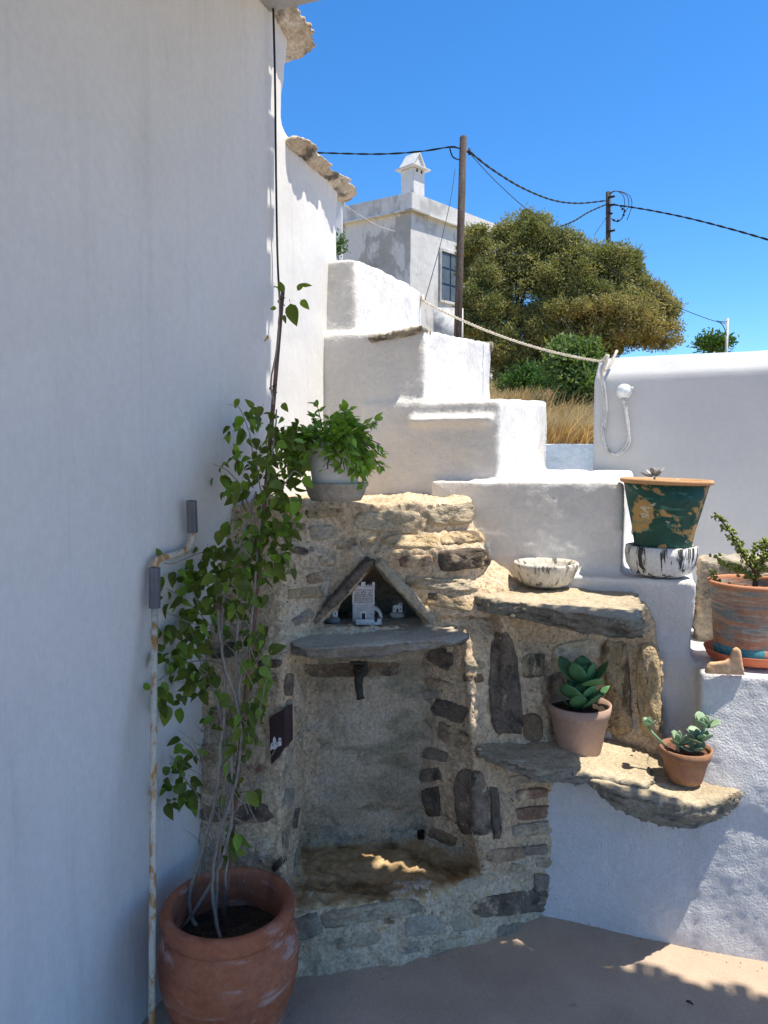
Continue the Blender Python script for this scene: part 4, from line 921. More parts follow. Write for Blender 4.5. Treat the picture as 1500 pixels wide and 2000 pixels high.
# jade bush
jd = thing('jade_bush', 'small-leaved jade bush with dark twisted branches in the ribbed orange pot', 'plant', OP+Vector((0, 0, .22)))
oy = OP.y
BR = [([(1474, 1160), (1478, 1120), (1500, 1080), (1530, 1050)], .010, .006), ([(1478, 1120), (1456, 1090), (1440, 1062), (1420, 1030), (1398, 1006)], .0065, .002), ([(1478, 1130), (1450, 1115), (1420, 1105), (1396, 1083)], .0045, .0015),
      ([(1460, 1095), (1480, 1070), (1500, 1060)], .004, .002), ([(1474, 1150), (1440, 1158), (1405, 1140), (1392, 1120)], .003, .0015), ([(1478, 1120), (1495, 1085), (1490, 1060)], .004, .002), ([(1450, 1085), (1475, 1100), (1500, 1110)], .003, .0015)]
bmb = bmesh.new(); bml = bmesh.new()
for bi, (pts, r0, r1) in enumerate(BR):
    path = smooth_path([onY(x, y, oy+rnd.uniform(-.02, .02)) for x, y in pts], 6); n = len(path)
    tube(bmb, path, [r0+(r1-r0)*i/(n-1) for i in range(n)], 7)
    for i, p in enumerate(path[5:] if bi == 0 else path[3:]):
        for k in range(7 if i < n-8 else 4):
            cc = p+rv()*rnd.uniform(.006, .022); M_ = Matrix.Translation(cc) @ frame(rv(), rv()) @ Matrix.Diagonal((.0065, .0075, .0022, 1))
            bmesh.ops.create_icosphere(bml, subdivisions=1, radius=1, matrix=M_)
obj('branch', bmb, 'bark_dark', jd); obj('foliage', bml, 'jade', jd, kind='stuff')

# ------------------------------------------------------------------ small ceramic ornaments
def facing(c): return Matrix.Translation(c) @ Matrix.Rotation(radians(24), 4, 'Z')
def loc_obj(name, bm, m, parent, smooth=False): return obj(name, bm, m, parent, smooth, world=False)
c = onZ(710, 1216, .988)
dv = thing('dovecote_model', 'white ceramic dovecote tower model standing in the small alcove above the shelf', 'ornament', c); dv.rotation_euler = (0, 0, radians(22))
W, Hh, Dp = .074, .128, .045
bm = bmesh.new(); box(bm, (-W/2, 0, 0), (W/2, Dp, Hh)); bmesh.ops.bevel(bm, geom=bm.edges[:], offset=.002, segments=2, affect='EDGES')
loc_obj('tower', bm, 'ceramic', dv)
bm = bmesh.new()
for x in (-W/2-.0015, W/2-.0075): box(bm, (x, -.002, Hh-.004), (x+.009, .008, Hh+.010))
box(bm, (-.007, -.003, Hh-.004), (.007, .008, Hh+.011)); box(bm, (-W/2-.002, -.003, Hh-.012), (W/2+.002, .004, Hh-.005)); box(bm, (-W/2-.002, -.003, Hh*.50), (W/2+.002, .002, Hh*.50+.003))
box(bm, (-W/2, -.003, Hh*.5), (-W/2+.004, .002, Hh-.006)); box(bm, (W/2-.004, -.003, Hh*.5), (W/2, .002, Hh-.006))
loc_obj('parapet', bm, 'ceramic_white', dv)
bm = bmesh.new()
def tri(bm, x, z, s, up=1):
    hull_prism(bm, [(x-s, -.0012, z-s*.8*up), (x+s, -.0012, z-s*.8*up), (x, -.0012, z+s*up)], [(x-s, .001, z-s*.8*up), (x+s, .001, z-s*.8*up), (x, .001, z+s*up)])
for row, z in enumerate((Hh*.55, Hh*.60, Hh*.65, Hh*.70)):
    nn = 8
    for i in range(nn):
        x = -W/2+.010+(W-.020)*i/(nn-1)+(.0025 if row % 2 else -.0015)
        tri(bm, x, z, .0021, 1 if row % 2 == 0 else -1)
for i in range(9): box(bm, (-W/2+.007+i*.0072, -.0012, Hh*.86), (-W/2+.0095+i*.0072, .001, Hh*.86+.0022))
for sx in (-.021, .021):
    for dz, dx_ in ((.0, -.004), (.0, .004), (.006, 0)): tri(bm, sx+dx_, Hh*.755+dz, .0022)
for k in range(6):
    a = k*pi/3+pi/6; tri(bm, .0062*cos(a), Hh*.785+.0062*sin(a), .0024, 1)
loc_obj('pigeon_hole', bm, 'line_dark', dv).__setitem__('kind', 'stuff')
bm = bmesh.new(); box(bm, (-.010, -.004, .004), (.010, .001, .040)); loc_obj('door_frame', bm, 'ceramic_white', dv)
bm = bmesh.new(); box(bm, (-.0055, -.0052, .004), (.0055, -.0038, .033)); loc_obj('door', bm, 'line_dark', dv)
bm = bmesh.new(); n = 12
for rr0, rr1, nm in ((.024, .034, 1),):
    A = [(W/2-.006+rr1*cos(a), 0, .012+rr1*1.25*sin(a)) for a in [pi/2*i/n for i in range(n+1)]]+[(W/2-.006+rr0*cos(a), 0, .012+rr0*1.25*sin(a)) for a in [pi/2*(n-i)/n for i in range(n+1)]]
    hull_prism(bm, [(x, .008, z) for x, y, z in A], [(x, .026, z) for x, y, z in A])
loc_obj('arch', bm, 'ceramic', dv)
bm = bmesh.new(); box(bm, (-.024, -.034, 0), (.036, -.028, .018)); box(bm, (.046, -.034, 0), (.060, -.028, .019)); box(bm, (.034, -.034, 0), (.048, -.028, .009)); box(bm, (-.026, -.034, 0), (-.020, .0, .018)); box(bm, (.055, -.034, 0), (.061, .002, .019)); box(bm, (-.026, -.034, -.001), (.06, .01, .003))
bmesh.ops.bevel(bm, geom=bm.edges[:], offset=.0012, segments=1, affect='EDGES')
loc_obj('courtyard_wall', bm, 'ceramic_white', dv)
def mini(c, ang, label, peb, s):
    t = thing('house_ornament', label, 'ornament', c); t.rotation_euler = (0, 0, ang)
    bm = bmesh.new(); bmesh.ops.create_uvsphere(bm, u_segments=20, v_segments=12, radius=1)
    for v in bm.verts: v.co = Vector((v.co.x*.030*s, v.co.y*.02*s, (v.co.z*.5+.48)*.030*s))*(1+.06*mn.noise(v.co*1.3))
    obj('pebble', bm, peb, t, True, world=False)
    bm = bmesh.new(); z0 = .026*s
    hull_prism(bm, [(x*s, -.008*s, z0+z*s) for x, z in [(-.018, 0), (.018, 0), (.018, .030), (.012, .036), (.004, .033), (.004, .028), (-.012, .026), (-.018, .020)]],
               [(x*s, .006*s, z0+z*s) for x, z in [(-.018, 0), (.018, 0), (.018, .030), (.012, .036), (.004, .033), (.004, .028), (-.012, .026), (-.018, .020)]])
    loc_obj('house', bm, 'ceramic_white', t)
    bm = bmesh.new(); box(bm, (-.004*s, -.0092*s, z0+.001), (.003*s, -.0075*s, z0+.013*s)); loc_obj('door', bm, 'line_dark', t)
    for x, z in ((-.013, .008), (.012, .009), (.012, .024)):
        bm = bmesh.new(); box(bm, ((x-.0018)*s, -.0092*s, z0+z*s), ((x+.0018)*s, -.0075*s, z0+(z+.006)*s)); loc_obj('window', bm, 'line_dark', t)
mini(onZ(649, 1219, .988), radians(14), 'tiny white house on a dark pebble at the left end of the shelf', 'pebble', 1.0)
mini(onZ(776, 1208, .988), radians(22), 'tiny white house on a pale pebble at the right of the dovecote model', 'pebble_pale', .92)
# dark tile with a white village relief, set in the left jamb
def on_face(px, py, lift=.012):
    l, n_ = hit(px, py); return l+n_*lift
cpt, cn = hit(540, 1445)
tl = thing('wall_plaque', 'dark narrow plaque with a small white village relief on the left edge of the niche', 'plaque', cpt)
bm = bmesh.new()
outl = [(526, 1402), (556, 1384), (557, 1455), (545, 1475), (530, 1493), (527, 1455)]
yq = cpt.y-.018
hull_prism(bm, [onY(x, y, yq) for x, y in outl], [onY(x, y, yq)+Vector((0, .05, 0)) for x, y in outl]); obj('tile', bm, 'tile_dark', tl, False)
bm = bmesh.new(); outl = [(528, 1466), (529, 1452), (533, 1450), (533, 1443), (536, 1438), (539, 1444), (539, 1449), (544, 1449), (544, 1441), (549, 1441), (550, 1456), (543, 1458), (538, 1464), (533, 1463)]
hull_prism(bm, [onY(x, y, yq-.006) for x, y in outl], [onY(x, y, yq+.004) for x, y in outl]); obj('relief', bm, 'ceramic_white', tl, False)
bm = bmesh.new()
for x, y in ((533, 1455), (538, 1452), (542, 1454), (547, 1447)): 
    q = onY(x, y, yq-.0068); box(bm, q-Vector((.0012, .0004, .002)), q+Vector((.0012, .0015, .002)))
obj('window_mark', bm, 'line_dark', tl, False, kind='stuff')
# white fragment on the pier
p = on_face(496, 1568, .01)
wf = thing('plaster_fragment', 'small white plaster figure fragment on the pier above the jar rim', 'ornament', p)
rock('fragment', [p+Vector((-.012, 0, -.014)), p+Vector((.010, 0, -.018)), p+Vector((.010, .012, -.018)), p+Vector((-.012, .012, -.014))], [p+Vector((-.004, -.004, .018)), p+Vector((.008, -.004, .020)), p+Vector((.008, .01, .02)), p+Vector((-.004, .01, .018))], wf, 'ceramic_white', .003, ((.003, 60, O1, 'f'),))
# twig on the floor, dead leaf on the lower ledge
bm = bmesh.new(); a = onZ(1341, 1955, .006); b = onZ(1354, 1962, .006); tube(bm, [a, a.lerp(b, .5)+Vector((0, 0, .003)), b], [.003, .0035, .002], 6)
o = obj('twig', bm, 'bark_dark'); tag(o, 'short dark twig lying on the terrace floor', 'twig')
bm = bmesh.new(); q = onZ(1238, 1466, .575); bmesh.ops.create_icosphere(bm, subdivisions=2, radius=.006, matrix=Matrix.Translation(q))
for v in bm.verts: v.co.z = q.z+(v.co.z-q.z)*.8
o = obj('seed_pod', bm, 'bark_dark'); tag(o, 'small round dark seed pod on the lower ledge between the pots', 'seed pod')

# sandy grit and lime crumbs along the foot of the fountain and the stair wall
bm = bmesh.new(); rgt = random.Random(9)
foot_ = [Vector((-1.0, 1.86, 0)), Vector((-.83, 1.93, 0)), Vector((-.67, 2.04, 0)), Vector((-.48, 2.21, 0)), Vector((-.28, 2.44, 0)), Vector((.45, 2.40, 0))]
for k in range(220):
    i = rgt.randrange(5); p = foot_[i].lerp(foot_[i+1], rgt.random()); p += Vector((rgt.uniform(.0, .03), -abs(rgt.gauss(.004, .02))-.004, .002)); r_ = rgt.uniform(.0008, .0024)
    bmesh.ops.create_icosphere(bm, subdivisions=1, radius=r_, matrix=Matrix.Translation(p+Vector((0, 0, r_*.4))))
o = obj('grit', bm, 'mortar', smooth=False, recalc=False); o['kind'] = 'stuff'; o['label'] = 'sandy grit and crumbs along the foot of the fountain'
# ------------------------------------------------------------------ beyond the stairs: low wall, grass, bushes
lw = [far(1010, 868, 7.0), far(1240, 868, 7.0)]
bm = bmesh.new(); a, b = lw; bk = Fh*.3
hull_prism(bm, [Vector((a.x, a.y, -.1)), Vector((b.x, b.y, -.1)), Vector((b.x, b.y, -.1))+bk, Vector((a.x, a.y, -.1))+bk], [a, b, b+bk, a+bk])
bmesh.ops.subdivide_edges(bm, edges=bm.edges[:], cuts=14, use_grid_fill=True)
for v in bm.verts: v.co += Vector((0, 0, 1))*.02*mn.noise(v.co*4)+Fh*.02*mn.noise(v.co*3)
o = obj('low_wall', bm, 'far_wall_blue', smooth=False); tag(o, 'low flaking bluish white wall under the dry grass behind the stairs', 'wall')
# dry grass: tens of thousands of blades as one mesh
rg = random.Random(5); vs = []; fs = []
def blade(p, h, lean, wdt):
    i = len(vs); s = Vector((rg.gauss(0, 1), rg.gauss(0, 1), 0)).normalized()*wdt
    vs.extend([p-s, p+s, p+lean*.4*h+Vector((0, 0, h*.6))+s*.7, p+lean*.4*h+Vector((0, 0, h*.6))-s*.7, p+lean*h+Vector((0, 0, h))])
    fs.extend([(i, i+1, i+2, i+3), (i+3, i+2, i+4)])
for k in range(26000):
    D = 7.9+17*rg.random()**1.6; px = rg.uniform(900, 1330)
    p = EYEP+(Fh+Rv*((px-750)/FOC))*D; p.z = hill_z(p.x, p.y)-.02
    blade(p, rg.uniform(.2, .5)*(1 if D < 12 else 1.3), Vector((rg.gauss(.35, .3), rg.gauss(0, .3), 0)), .006+.0007*D)
me = bpy.data.meshes.new('dry_grass'); me.from_pydata(vs, [], fs); o = link('dry_grass', me, 'dry_grass'); o['kind'] = 'stuff'; o['label'] = 'tall dry yellow grass on the slope behind the stairs'

def crown(name, blobs, m, parent, n, size, rg, long=1.8, shell=.35, sub=0):
    vs = []; fs = []
    if sub:
        nb_ = []
        for b in blobs:
            nb_.append((b[0], b[1]*.86, b[2]*.86, b[3]*.84, b[4]*.9))
            for _ in range(sub):
                d = Vector((rg.gauss(0, 1), rg.gauss(0, 1), rg.gauss(0, 1))).normalized(); f = rg.uniform(.22, .42)
                nb_.append((b[0]+Vector((d.x*b[1], d.y*b[2], d.z*b[3]))*rg.uniform(.6, .86), b[1]*f, b[2]*f, b[3]*f*.9, b[4]))
        blobs = nb_
    tot = sum(b[3]*b[4] for b in blobs)
    for (c, rx, ry, rz, wt) in [(b[0], b[1], b[2], b[3], b[4]) for b in blobs]:
        k = int(n*rz*wt/tot)
        for _ in range(k//14):
            d = Vector((rg.gauss(0, 1), rg.gauss(0, 1), rg.gauss(0, 1))).normalized()
            q = 1-shell*rg.random()**1.5
            q *= 1+.22*mn.noise(d*2.6+c*.7)
            cc = c+Vector((d.x*rx, d.y*ry, d.z*rz))*q
            for _ in range(14):
                p = cc+Vector((rg.gauss(0, 1), rg.gauss(0, 1), rg.gauss(0, .8)))*size*2.0
                u = Vector((rg.gauss(0, 1), rg.gauss(0, 1), rg.gauss(.3, .8)))+d*.8; u.normalize(); v = u.cross(Vector((rg.gauss(0, 1), rg.gauss(0, 1), rg.gauss(0, 1)))).normalized()
                s = size*rg.uniform(.6, 1.3); i = len(vs)
                vs.extend([p-v*s*.35, p+v*s*.35, p+u*s*long*.7+v*s*.3, p+u*s*long*1.1, p+u*s*long*.7-v*s*.3]); fs.append((i, i+1, i+2, i+3, i+4))
    me = bpy.data.meshes.new(name); me.from_pydata([v-root_loc(parent) for v in vs], [], fs)
    return link(name, me, m, parent, False, kind='stuff')
def blob(px, py, rpx, rpy, D, wt=1, dd=0): s = (D+dd)/FOC; return (far(px, py, D+dd), rpx*s, rpx*s*.9, rpy*s, wt)
def tree(name, label, cat, base, blobs, m, n, size, limbs, r0=.16, extra=None, seed=1, shell=.35, sub=0):
    rg = random.Random(seed)
    t = thing(name, label, cat, base)
    bm = bmesh.new()
    for pts, ra, rb in limbs:
        path = smooth_path(pts, 6); path = [p+Vector((mn.noise(p*2), mn.noise(p*2+Vector((3, 1, 0))), 0))*.08 for p in path]; k = len(path)
        tube(bm, path, [ra+(rb-ra)*i/(k-1) for i in range(k)], 7)
    obj('trunk', bm, 'bark_dark', t)
    crown('crown', blobs, m, t, n, size, rg, shell=shell, sub=sub)
    if extra: crown('crown', extra[0], extra[1], t, extra[2], size, rg, shell=shell, sub=sub)
    return t
TD = 23.0
base = far(1010, 770, TD); base.z = hill_z(base.x, base.y)
limbs = []
for (x1, y1), (x2, y2) in [((1000, 640), (960, 520)), ((1010, 620), (1060, 480)), ((1050, 650), (1150, 530)), ((1060, 680), (1230, 600)), ((990, 650), (920, 560)), ((1040, 640), (1120, 600)), ((1070, 690), (1180, 640)), ((1010, 600), (1010, 450))]:
    limbs.append(([base+Vector((rnd.uniform(-.2, .2), 0, -.2)), far((x1+1015)/2, (y1+770)/2, TD), far(x1, y1, TD), far(x2, y2, TD+rnd.uniform(-1, 1))], .13, .03))
tree('wind_swept_tree', 'large windswept olive-green tree behind the stairs between the two utility poles', 'tree', base,
     [blob(985, 500, 62, 62, TD), blob(1040, 470, 50, 50, TD), blob(1030, 560, 90, 72, TD), blob(1120, 540, 80, 62, TD), blob(955, 590, 62, 75, TD), blob(930, 520, 34, 40, TD, 1, .5), blob(1195, 565, 50, 50, TD, 1, .8), blob(1000, 660, 60, 60, TD), blob(1150, 610, 60, 36, TD, .8), blob(930, 640, 46, 46, TD), blob(1060, 640, 70, 60, TD, .6), blob(985, 705, 40, 50, TD, .5), blob(960, 690, 46, 50, TD), blob(1040, 700, 60, 46, TD, .8), blob(930, 605, 34, 46, TD), blob(1100, 670, 66, 46, TD, .7), blob(1190, 530, 62, 50, TD), blob(1100, 500, 60, 48, TD), blob(1150, 660, 90, 50, TD+.5), blob(1085, 740, 60, 36, TD+.6, .6), blob(930, 470, 34, 30, TD, .8), blob(1185, 590, 80, 56, TD), blob(1085, 500, 60, 60, TD), blob(1010, 450, 46, 40, TD), blob(1230, 545, 30, 50, TD, .7), blob(1240, 580, 50, 40, TD, .8)],
     'tree_leaf', 330000, .042, limbs, extra=([blob(1215, 605, 80, 46, TD-.6), blob(1270, 612, 56, 58, TD-.4), blob(1180, 650, 70, 36, TD-.6, .8), blob(1255, 650, 72, 34, TD-.4, .9), blob(1110, 600, 50, 30, TD-.9, .5)], 'tree_leaf_brown', 65000), seed=4, shell=.7, sub=11)
bb = far(1110, 790, 12.5); bb.z = hill_z(bb.x, bb.y)
tree('leafy_bush', 'fresh green long-leaved bush beside the left end of the right white wall', 'bush', bb,
     [blob(1120, 720, 42, 42, 12.5), blob(1135, 760, 40, 44, 12.3), blob(1100, 690, 26, 22, 12.6, .6), blob(1145, 700, 26, 30, 12.4, .8)], 'bush_leaf', 9000, .045, [([bb-Vector((0, 0, .1)), far(1115, 740, 12.5), far(1120, 700, 12.5)], .03, .01)], seed=5)
bb = far(1040, 790, 15); bb.z = hill_z(bb.x, bb.y)
tree('low_bush', 'low dark green bush in the dry grass under the windswept tree', 'bush', bb,
     [blob(1070, 765, 36, 26, 15), blob(1040, 745, 26, 26, 15.3, .6), blob(1005, 755, 22, 24, 15.3, .4)], 'bush_dark', 6000, .045, [([bb-Vector((0, 0, .1)), far(1050, 770, 15), far(1060, 750, 15)], .03, .01)], seed=6)
bb = far(1392, 672, 34); bb.z = hill_z(bb.x, bb.y)
tree('distant_bush', 'small dark bush showing over the right white wall beside the thin pale post', 'bush', bb,
     [blob(1390, 668, 20, 11, 34), blob(1400, 674, 26, 8, 34)], 'bush_dark', 1500, .10, [([bb-Vector((0, 0, .1)), far(1392, 680, 34)], .05, .02)], seed=7)
bb = far(658, 500, 8.5)
tree('ivy_tuft', 'small green tuft growing beside the white pillar above the stairs', 'plant', bb,
     [blob(660, 478, 7, 16, 8.5), blob(655, 490, 8, 8, 8.5)], 'bush_dark', 420, .02, [([bb-Vector((0, 0, .2)), far(658, 480, 8.5)], .006, .003)], seed=8)

# ------------------------------------------------------------------ pillar, distant house
def prism_wall(pa, pb, z0, zt, th): pass
bm = bmesh.new(); a = far(649, 390, 9.6); b = far(667, 390, 9.6)
dd_ = Fh*.25; z0 = 0.
hull_prism(bm, [Vector((a.x, a.y, z0)), Vector((b.x, b.y, z0)), Vector((b.x, b.y, z0))+dd_, Vector((a.x, a.y, z0))+dd_], [a, b, b+dd_, a+dd_])
pl = thing('pillar', 'slim weathered white pillar rising behind the left wall caps', 'pillar', Vector((a.x, a.y, 0)))
obj('shaft', bm, 'pillar_plaster', pl, False)
bm = bmesh.new(); e = Rv*.03
hull_prism(bm, [a-e-Fh*.03, b+e-Fh*.03, b+e+dd_, a-e+dd_], [p+Vector((0, 0, .09)) for p in (a-e-Fh*.03, b+e-Fh*.03, b+e+dd_, a-e+dd_)]); obj('cap', bm, 'pillar_plaster', pl, False)

hC = far(803, 410, 27.0); hL = far(640, 410+8, 28.9); hR = far(985, 410+70, 31.2)
zt = hC.z; hs = thing('white_house', 'weathered flat-roofed white house with a gabled chimney beyond the stairs', 'house', Vector((hC.x, hC.y, 2.0)))
hL.z = hR.z = zt
back = (hL-hC)+(hR-hC)
def quadprism(bm, A, z0, z1):
    loft(bm, [(z0, [(p.x, p.y) for p in A]), (z1, [(p.x, p.y) for p in A])])
uL = (hL-hC).normalized(); uR = (hR-hC).normalized(); nL = Vector((uL.y, -uL.x, 0)); nR = Vector((-uR.y, uR.x, 0))
if nL.dot(hC-Vector((0, 0, 0))) > 0: nL = -nL
if nR.dot(hC) > 0: nR = -nR
bm = bmesh.new(); quadprism(bm, [hC, hR, hC+back, hL], 1.5, zt)
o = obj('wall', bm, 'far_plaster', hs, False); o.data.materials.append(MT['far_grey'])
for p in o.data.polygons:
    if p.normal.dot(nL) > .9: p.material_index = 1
cor = lambda k: [hC+(-uL-uR)*0+(nL+nR)*k, hR+nR*k+uR*k, hC+back-(nL+nR)*k, hL+nL*k+uL*k]
zp = far(803, 378, 27.0).z
bm = bmesh.new(); quadprism(bm, cor(.10), zt, zp); bmesh.ops.bevel(bm, geom=bm.edges[:], offset=.02, segments=2, affect='EDGES'); obj('parapet', bm, 'far_plaster', hs, False)
bm = bmesh.new(); quadprism(bm, cor(.17), zt-.07, zt-.005); obj('cornice', bm, 'far_grey', hs, False)
# raised pilaster by the corner, with its stones
def face_rect(u0, u1, z0_, z1_, U, Nn, th, off=0.): 
    a = hC+U*u0+Nn*off; b = hC+U*u1+Nn*off; return [Vector((a.x, a.y, z0_)), Vector((b.x, b.y, z0_)), Vector((b.x, b.y, z1_)), Vector((a.x, a.y, z1_))], [Vector((a.x, a.y, z0_))+Nn*th, Vector((b.x, b.y, z0_))+Nn*th, Vector((b.x, b.y, z1_))+Nn*th, Vector((a.x, a.y, z1_))+Nn*th]
bm = bmesh.new(); hull_prism(bm, *face_rect(.003, .62, 2, zt-.08, uL, nL, .05)); obj('pilaster', bm, 'far_grey', hs, False)
# window with frame, shutters
def s_at(px, D0=27.):                                     # distance along the right-hand face seen at column px
    u = (px-750)/FOC; d = Fh+Rv*u
    M2 = Matrix(((d.x, -uR.x), (d.y, -uR.y))); s = M2.inverted() @ Vector((hC.x, hC.y)); return s[1], s[0]
s0, t0 = s_at(858); s1, t1 = s_at(893)
zw1 = EYE+((1000-490)/FOC*cos(PITCH)-sin(PITCH))/(cos(PITCH)+(1000-490)/FOC*sin(PITCH))*t0; zw0 = EYE+((1000-585)/FOC*cos(PITCH)-sin(PITCH))/(cos(PITCH)+(1000-585)/FOC*sin(PITCH))*t0
bm = bmesh.new()
for (a0, a1, b0, b1) in ((s0-.10, s0, zw0, zw1+.1), (s1, s1+.10, zw0, zw1+.1), (s0-.002, s1+.002, zw1, zw1+.1), (s0-.1, s1+.1, zw0-.1, zw0)): hull_prism(bm, *face_rect(a0, a1, b0, b1, uR, nR, .07))
wn = obj('window', bm, 'far_grey', hs, False)
bm = bmesh.new(); hull_prism(bm, *face_rect(s0, s1, zw0, zw1, uR, nR, .012)); g_ = obj('pane', bm, 'glass_dark', hs, False); g_.parent = wn
for k in range(2):
    for j in range(3):
        w_ = (s1-s0)/2; h_ = (zw1-zw0)/3
        bm = bmesh.new(); hull_prism(bm, *face_rect(s0+k*w_+.04, s0+(k+1)*w_-.04, zw0+j*h_+.04, zw0+(j+1)*h_-.04, uR, nR, .03))
        g_ = obj('shutter_panel', bm, 'shutter', hs, False); g_.parent = wn
# chimney
cc = far(806, 375, 28.6); R24 = Matrix.Rotation(math.atan2(uR.y, uR.x), 4, 'Z')
ch = bpy.data.objects.new('chimney', None)
def chb(lo, hi, nm, m, bev=0.02, parent=None):
    bm = bmesh.new(); box(bm, lo, hi)
    if bev: bmesh.ops.bevel(bm, geom=bm.edges[:], offset=bev, segments=2, affect='EDGES')
    bm.transform(Matrix.Translation(cc) @ R24); o = obj(nm, bm, m, hs, False)
    if parent: o.parent = parent
    return o
chm = chb((-.33, -.33, -.6), (.33, .33, .78), 'chimney', 'far_plaster')
chb((-.50, -.50, .785), (.50, .50, .84), 'chimney_slab', 'far_plaster', .01, chm)
bm = bmesh.new()
pr_ = [(-.42, .845), (.42, .845), (.0, 1.42)]
hull_prism(bm, [(x, -.30, z) for x, z in pr_], [(x, -.25, z) for x, z in pr_])
for sgn in (-1, 1):
    hull_prism(bm, [(sgn*.42, -.36, .845), (sgn*.36, -.36, .845), (0, -.36, 1.36), (0, -.36, 1.44)], [(sgn*.42, .36, .845), (sgn*.36, .36, .845), (0, .36, 1.36), (0, .36, 1.44)])
bm.transform(Matrix.Translation(cc) @ R24); o = obj('chimney_gable', bm, 'far_plaster', hs, False); o.parent = chm
for sx in (-.12, .14):
    chb((sx-.04, -.34, .64), (sx+.04, -.326, .74), 'chimney_vent', 'dark_hole', 0, chm)
# ruined lime-streaked lower wall left of the pole
bm = bmesh.new(); a = far(848, 600, 21.5); b = far(905, 602, 21.5); c_ = far(905, 690, 21.5); d_ = far(848, 690, 21.5)
hull_prism(bm, [a, b, c_, d_], [p+Fh*.3 for p in (a, b, c_, d_)])
o = obj('boundary_wall', bm, 'far_grey'); tag(o, 'short grey streaked wall at the foot of the nearer utility pole', 'wall')

# ------------------------------------------------------------------ poles and overhead cables
PD = 20.0
def utility_pole(px0, py0, px1, py1, D, r, label):
    top = far(px0, py0, D); bot = far(px1, py1, D); d = (bot-top); gz = hill_z(bot.x, bot.y); k = (gz-.3-top.z)/d.z; foot = top+d*k
    t = thing('utility_pole', label, 'utility pole', Vector((foot.x, foot.y, gz)), 'wooden utility poles on the slope')
    bm = bmesh.new(); tube(bm, [foot, top.lerp(foot, .5), top-d.normalized()*0, top-d.normalized()*.04], [r*1.15, r*1.05, r, r*.7], 12); obj('shaft', bm, 'pole_wood', t)
    return t, top
p1, top1 = utility_pole(905, 269, 894, 655, PD, .10, 'nearer dark wooden utility pole rising in front of the white house')
bm = bmesh.new(); tube(bm, [far(898, 293, PD), far(917, 297, PD)], .03, 6); tube(bm, [far(917, 290, PD), far(917, 302, PD)], .035, 8); obj('bracket', bm, 'wire_black', p1)
p2, top2 = utility_pole(1188, 376, 1188, 700, 30., .10, 'farther wooden utility pole with looping cables behind the windswept tree')
for (x0, y0, x1, y1) in ((1188, 386, 1200, 383), (1188, 402, 1200, 399), (1188, 416, 1195, 417), (1184, 454, 1201, 449)):
    bm = bmesh.new(); tube(bm, [far(x0, y0, 29.9), far(x1, y1, 29.7)], .05, 6); obj('insulator', bm, 'wire_black', p2)
bm = bmesh.new()
for k, (rx, ry, ox) in enumerate(((20, 24, 1208), (24, 34, 1210), (14, 22, 1206))):
    tube(bm, smooth_path([far(1188+2, 377+k*2, 29.8), far(ox-4, 373, 29.8), far(ox+rx*.8, 382, 29.6), far(ox+rx, 402, 29.6), far(ox+rx*.6, 376+ry*1.6, 29.7)], 5), .014, 5)
tube(bm, smooth_path([far(1194, 427, 29.8), far(1206, 433, 29.7), (far(1216, 424, 29.7)), far(1220, 408, 29.7)], 5), .022, 5)
for x, y in ((1213, 403), (1216, 408), (1220, 413), (1218, 420), (1207, 431), (1199, 430)): bmesh.ops.create_icosphere(bm, subdivisions=1, radius=.055, matrix=Matrix.Translation(far(x, y, 29.7)))
obj('cable_loop', bm, 'wire_black', p2)
def cable(pts, r, label, twist=False, m='wire_black', name='overhead_cable'):
    bm = bmesh.new(); path = smooth_path([far(*p) for p in pts], 10)
    if twist:
        L = sum((b-a).length for a, b in zip(path, path[1:])); n = int(L/.16); cum = [0]
        for a, b in zip(path, path[1:]): cum.append(cum[-1]+(b-a).length)
        def atl(s):
            for i in range(len(cum)-1):
                if s <= cum[i+1]: return path[i].lerp(path[i+1], (s-cum[i])/(cum[i+1]-cum[i]+1e-9))
            return path[-1]
        for ph in (0, pi):
            tube(bm, [atl(L*i/n)+(Vector((0, 0, 1))*sin(i*.9+ph)+Rv*cos(i*.9+ph)*.3)*r*.9 for i in range(n+1)], r, 5)
    else: tube(bm, path, r, 5)
    o = obj(name, bm, m); tag(o, label, 'cable'); return o
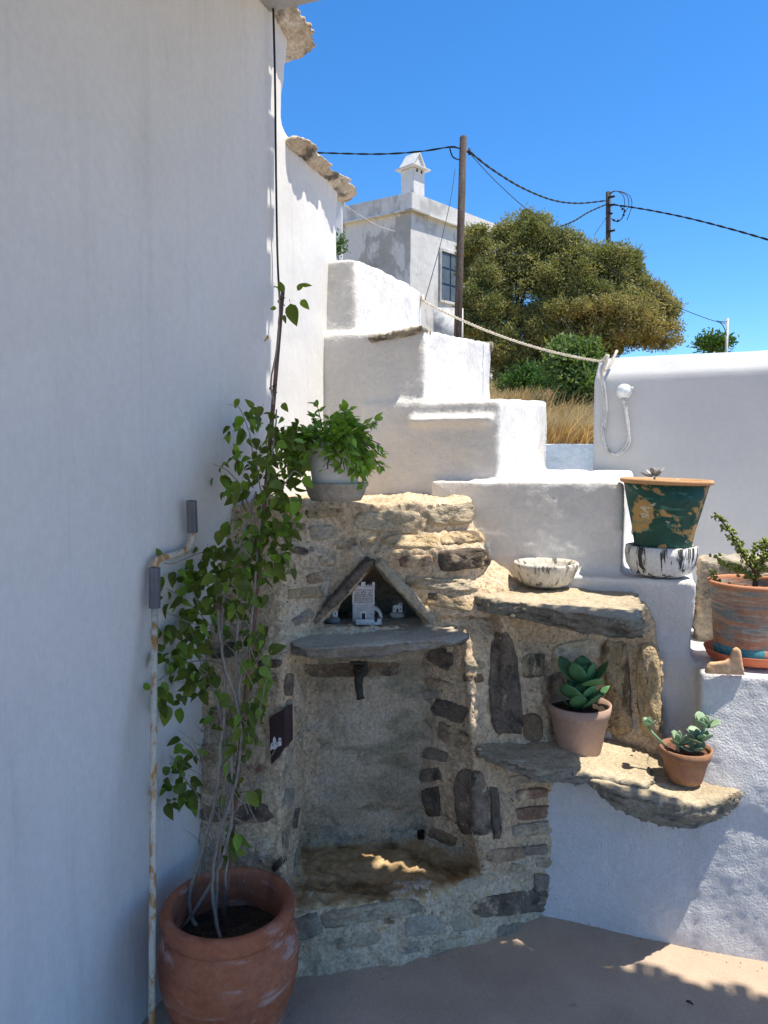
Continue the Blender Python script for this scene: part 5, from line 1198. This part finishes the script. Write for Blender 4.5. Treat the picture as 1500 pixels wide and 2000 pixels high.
cable([(560, 296, 23), (640, 299, 22), (740, 301, 21), (820, 296, 20.4), (880, 287, 20), (898, 290, 19.9)], .016, 'twisted black cable from the left wall caps to the nearer pole', True)
cable([(917, 296, 20), (960, 330, 21.5), (1020, 367, 24), (1080, 391, 26.5), (1130, 397, 28.4), (1182, 392, 29.9)], .020, 'heavy twisted cable sagging between the two utility poles', True)
cable([(1194, 399, 29.9), (1260, 409, 28), (1340, 425, 26), (1430, 448, 24), (1520, 474, 22)], .020, 'heavy twisted cable running right from the farther pole out of view', True)
cable([(1085, 446, 24), (1120, 432, 26), (1150, 414, 28), (1184, 399, 29.9)], .020, 'cable rising from behind the tree crown to the farther pole', True)
cable([(918, 300, 20), (960, 346, 20), (1010, 393, 20), (1045, 420, 20), (1110, 470, 20.2), (1200, 530, 20.6), (1310, 593, 21.5), (1380, 622, 23), (1416, 632, 24)], .011, 'thin wire from the nearer pole across the tree to the pale post')
cable([(889, 330, 19.9), (880, 390, 19.2), (862, 470, 17.5), (846, 530, 16), (830, 586, 14.6)], .009, 'thin stay wire slanting down from the nearer pole past the house')
cable([(878, 288, 20), (884, 306, 20), (896, 312, 19.9)], .02, 'short dropped cable loop at the head of the nearer pole')
cable([(672, 400, 26), (710, 425, 26.4), (740, 442, 26.5), (772, 452, 26.6)], .012, 'thin pale line sagging across the end wall of the white house', m='cable_grey')
cable([(1186, 420, 29.8), (1176, 437, 29), (1160, 460, 28)], .012, 'thin stay wire low on the left of the farther pole')
bm = bmesh.new(); a = far(1421, 622, 24); 
tube(bm, [Vector((a.x, a.y, hill_z(a.x, a.y)-.2)), a], .045, 10)
pp_ = thing('pale_post', 'thin pale metal post showing over the right white wall', 'post', Vector((a.x, a.y, hill_z(a.x, a.y))))
obj('shaft', bm, 'cable_grey', pp_)
bm = bmesh.new(); tube(bm, smooth_path([far(1400, 626, 24), far(1412, 636, 24), far(1419, 655, 24)], 5), .014, 5); tube(bm, [far(1404, 628, 24), far(1420, 629, 24)], .014, 5); obj('wire', bm, 'wire_black', pp_)
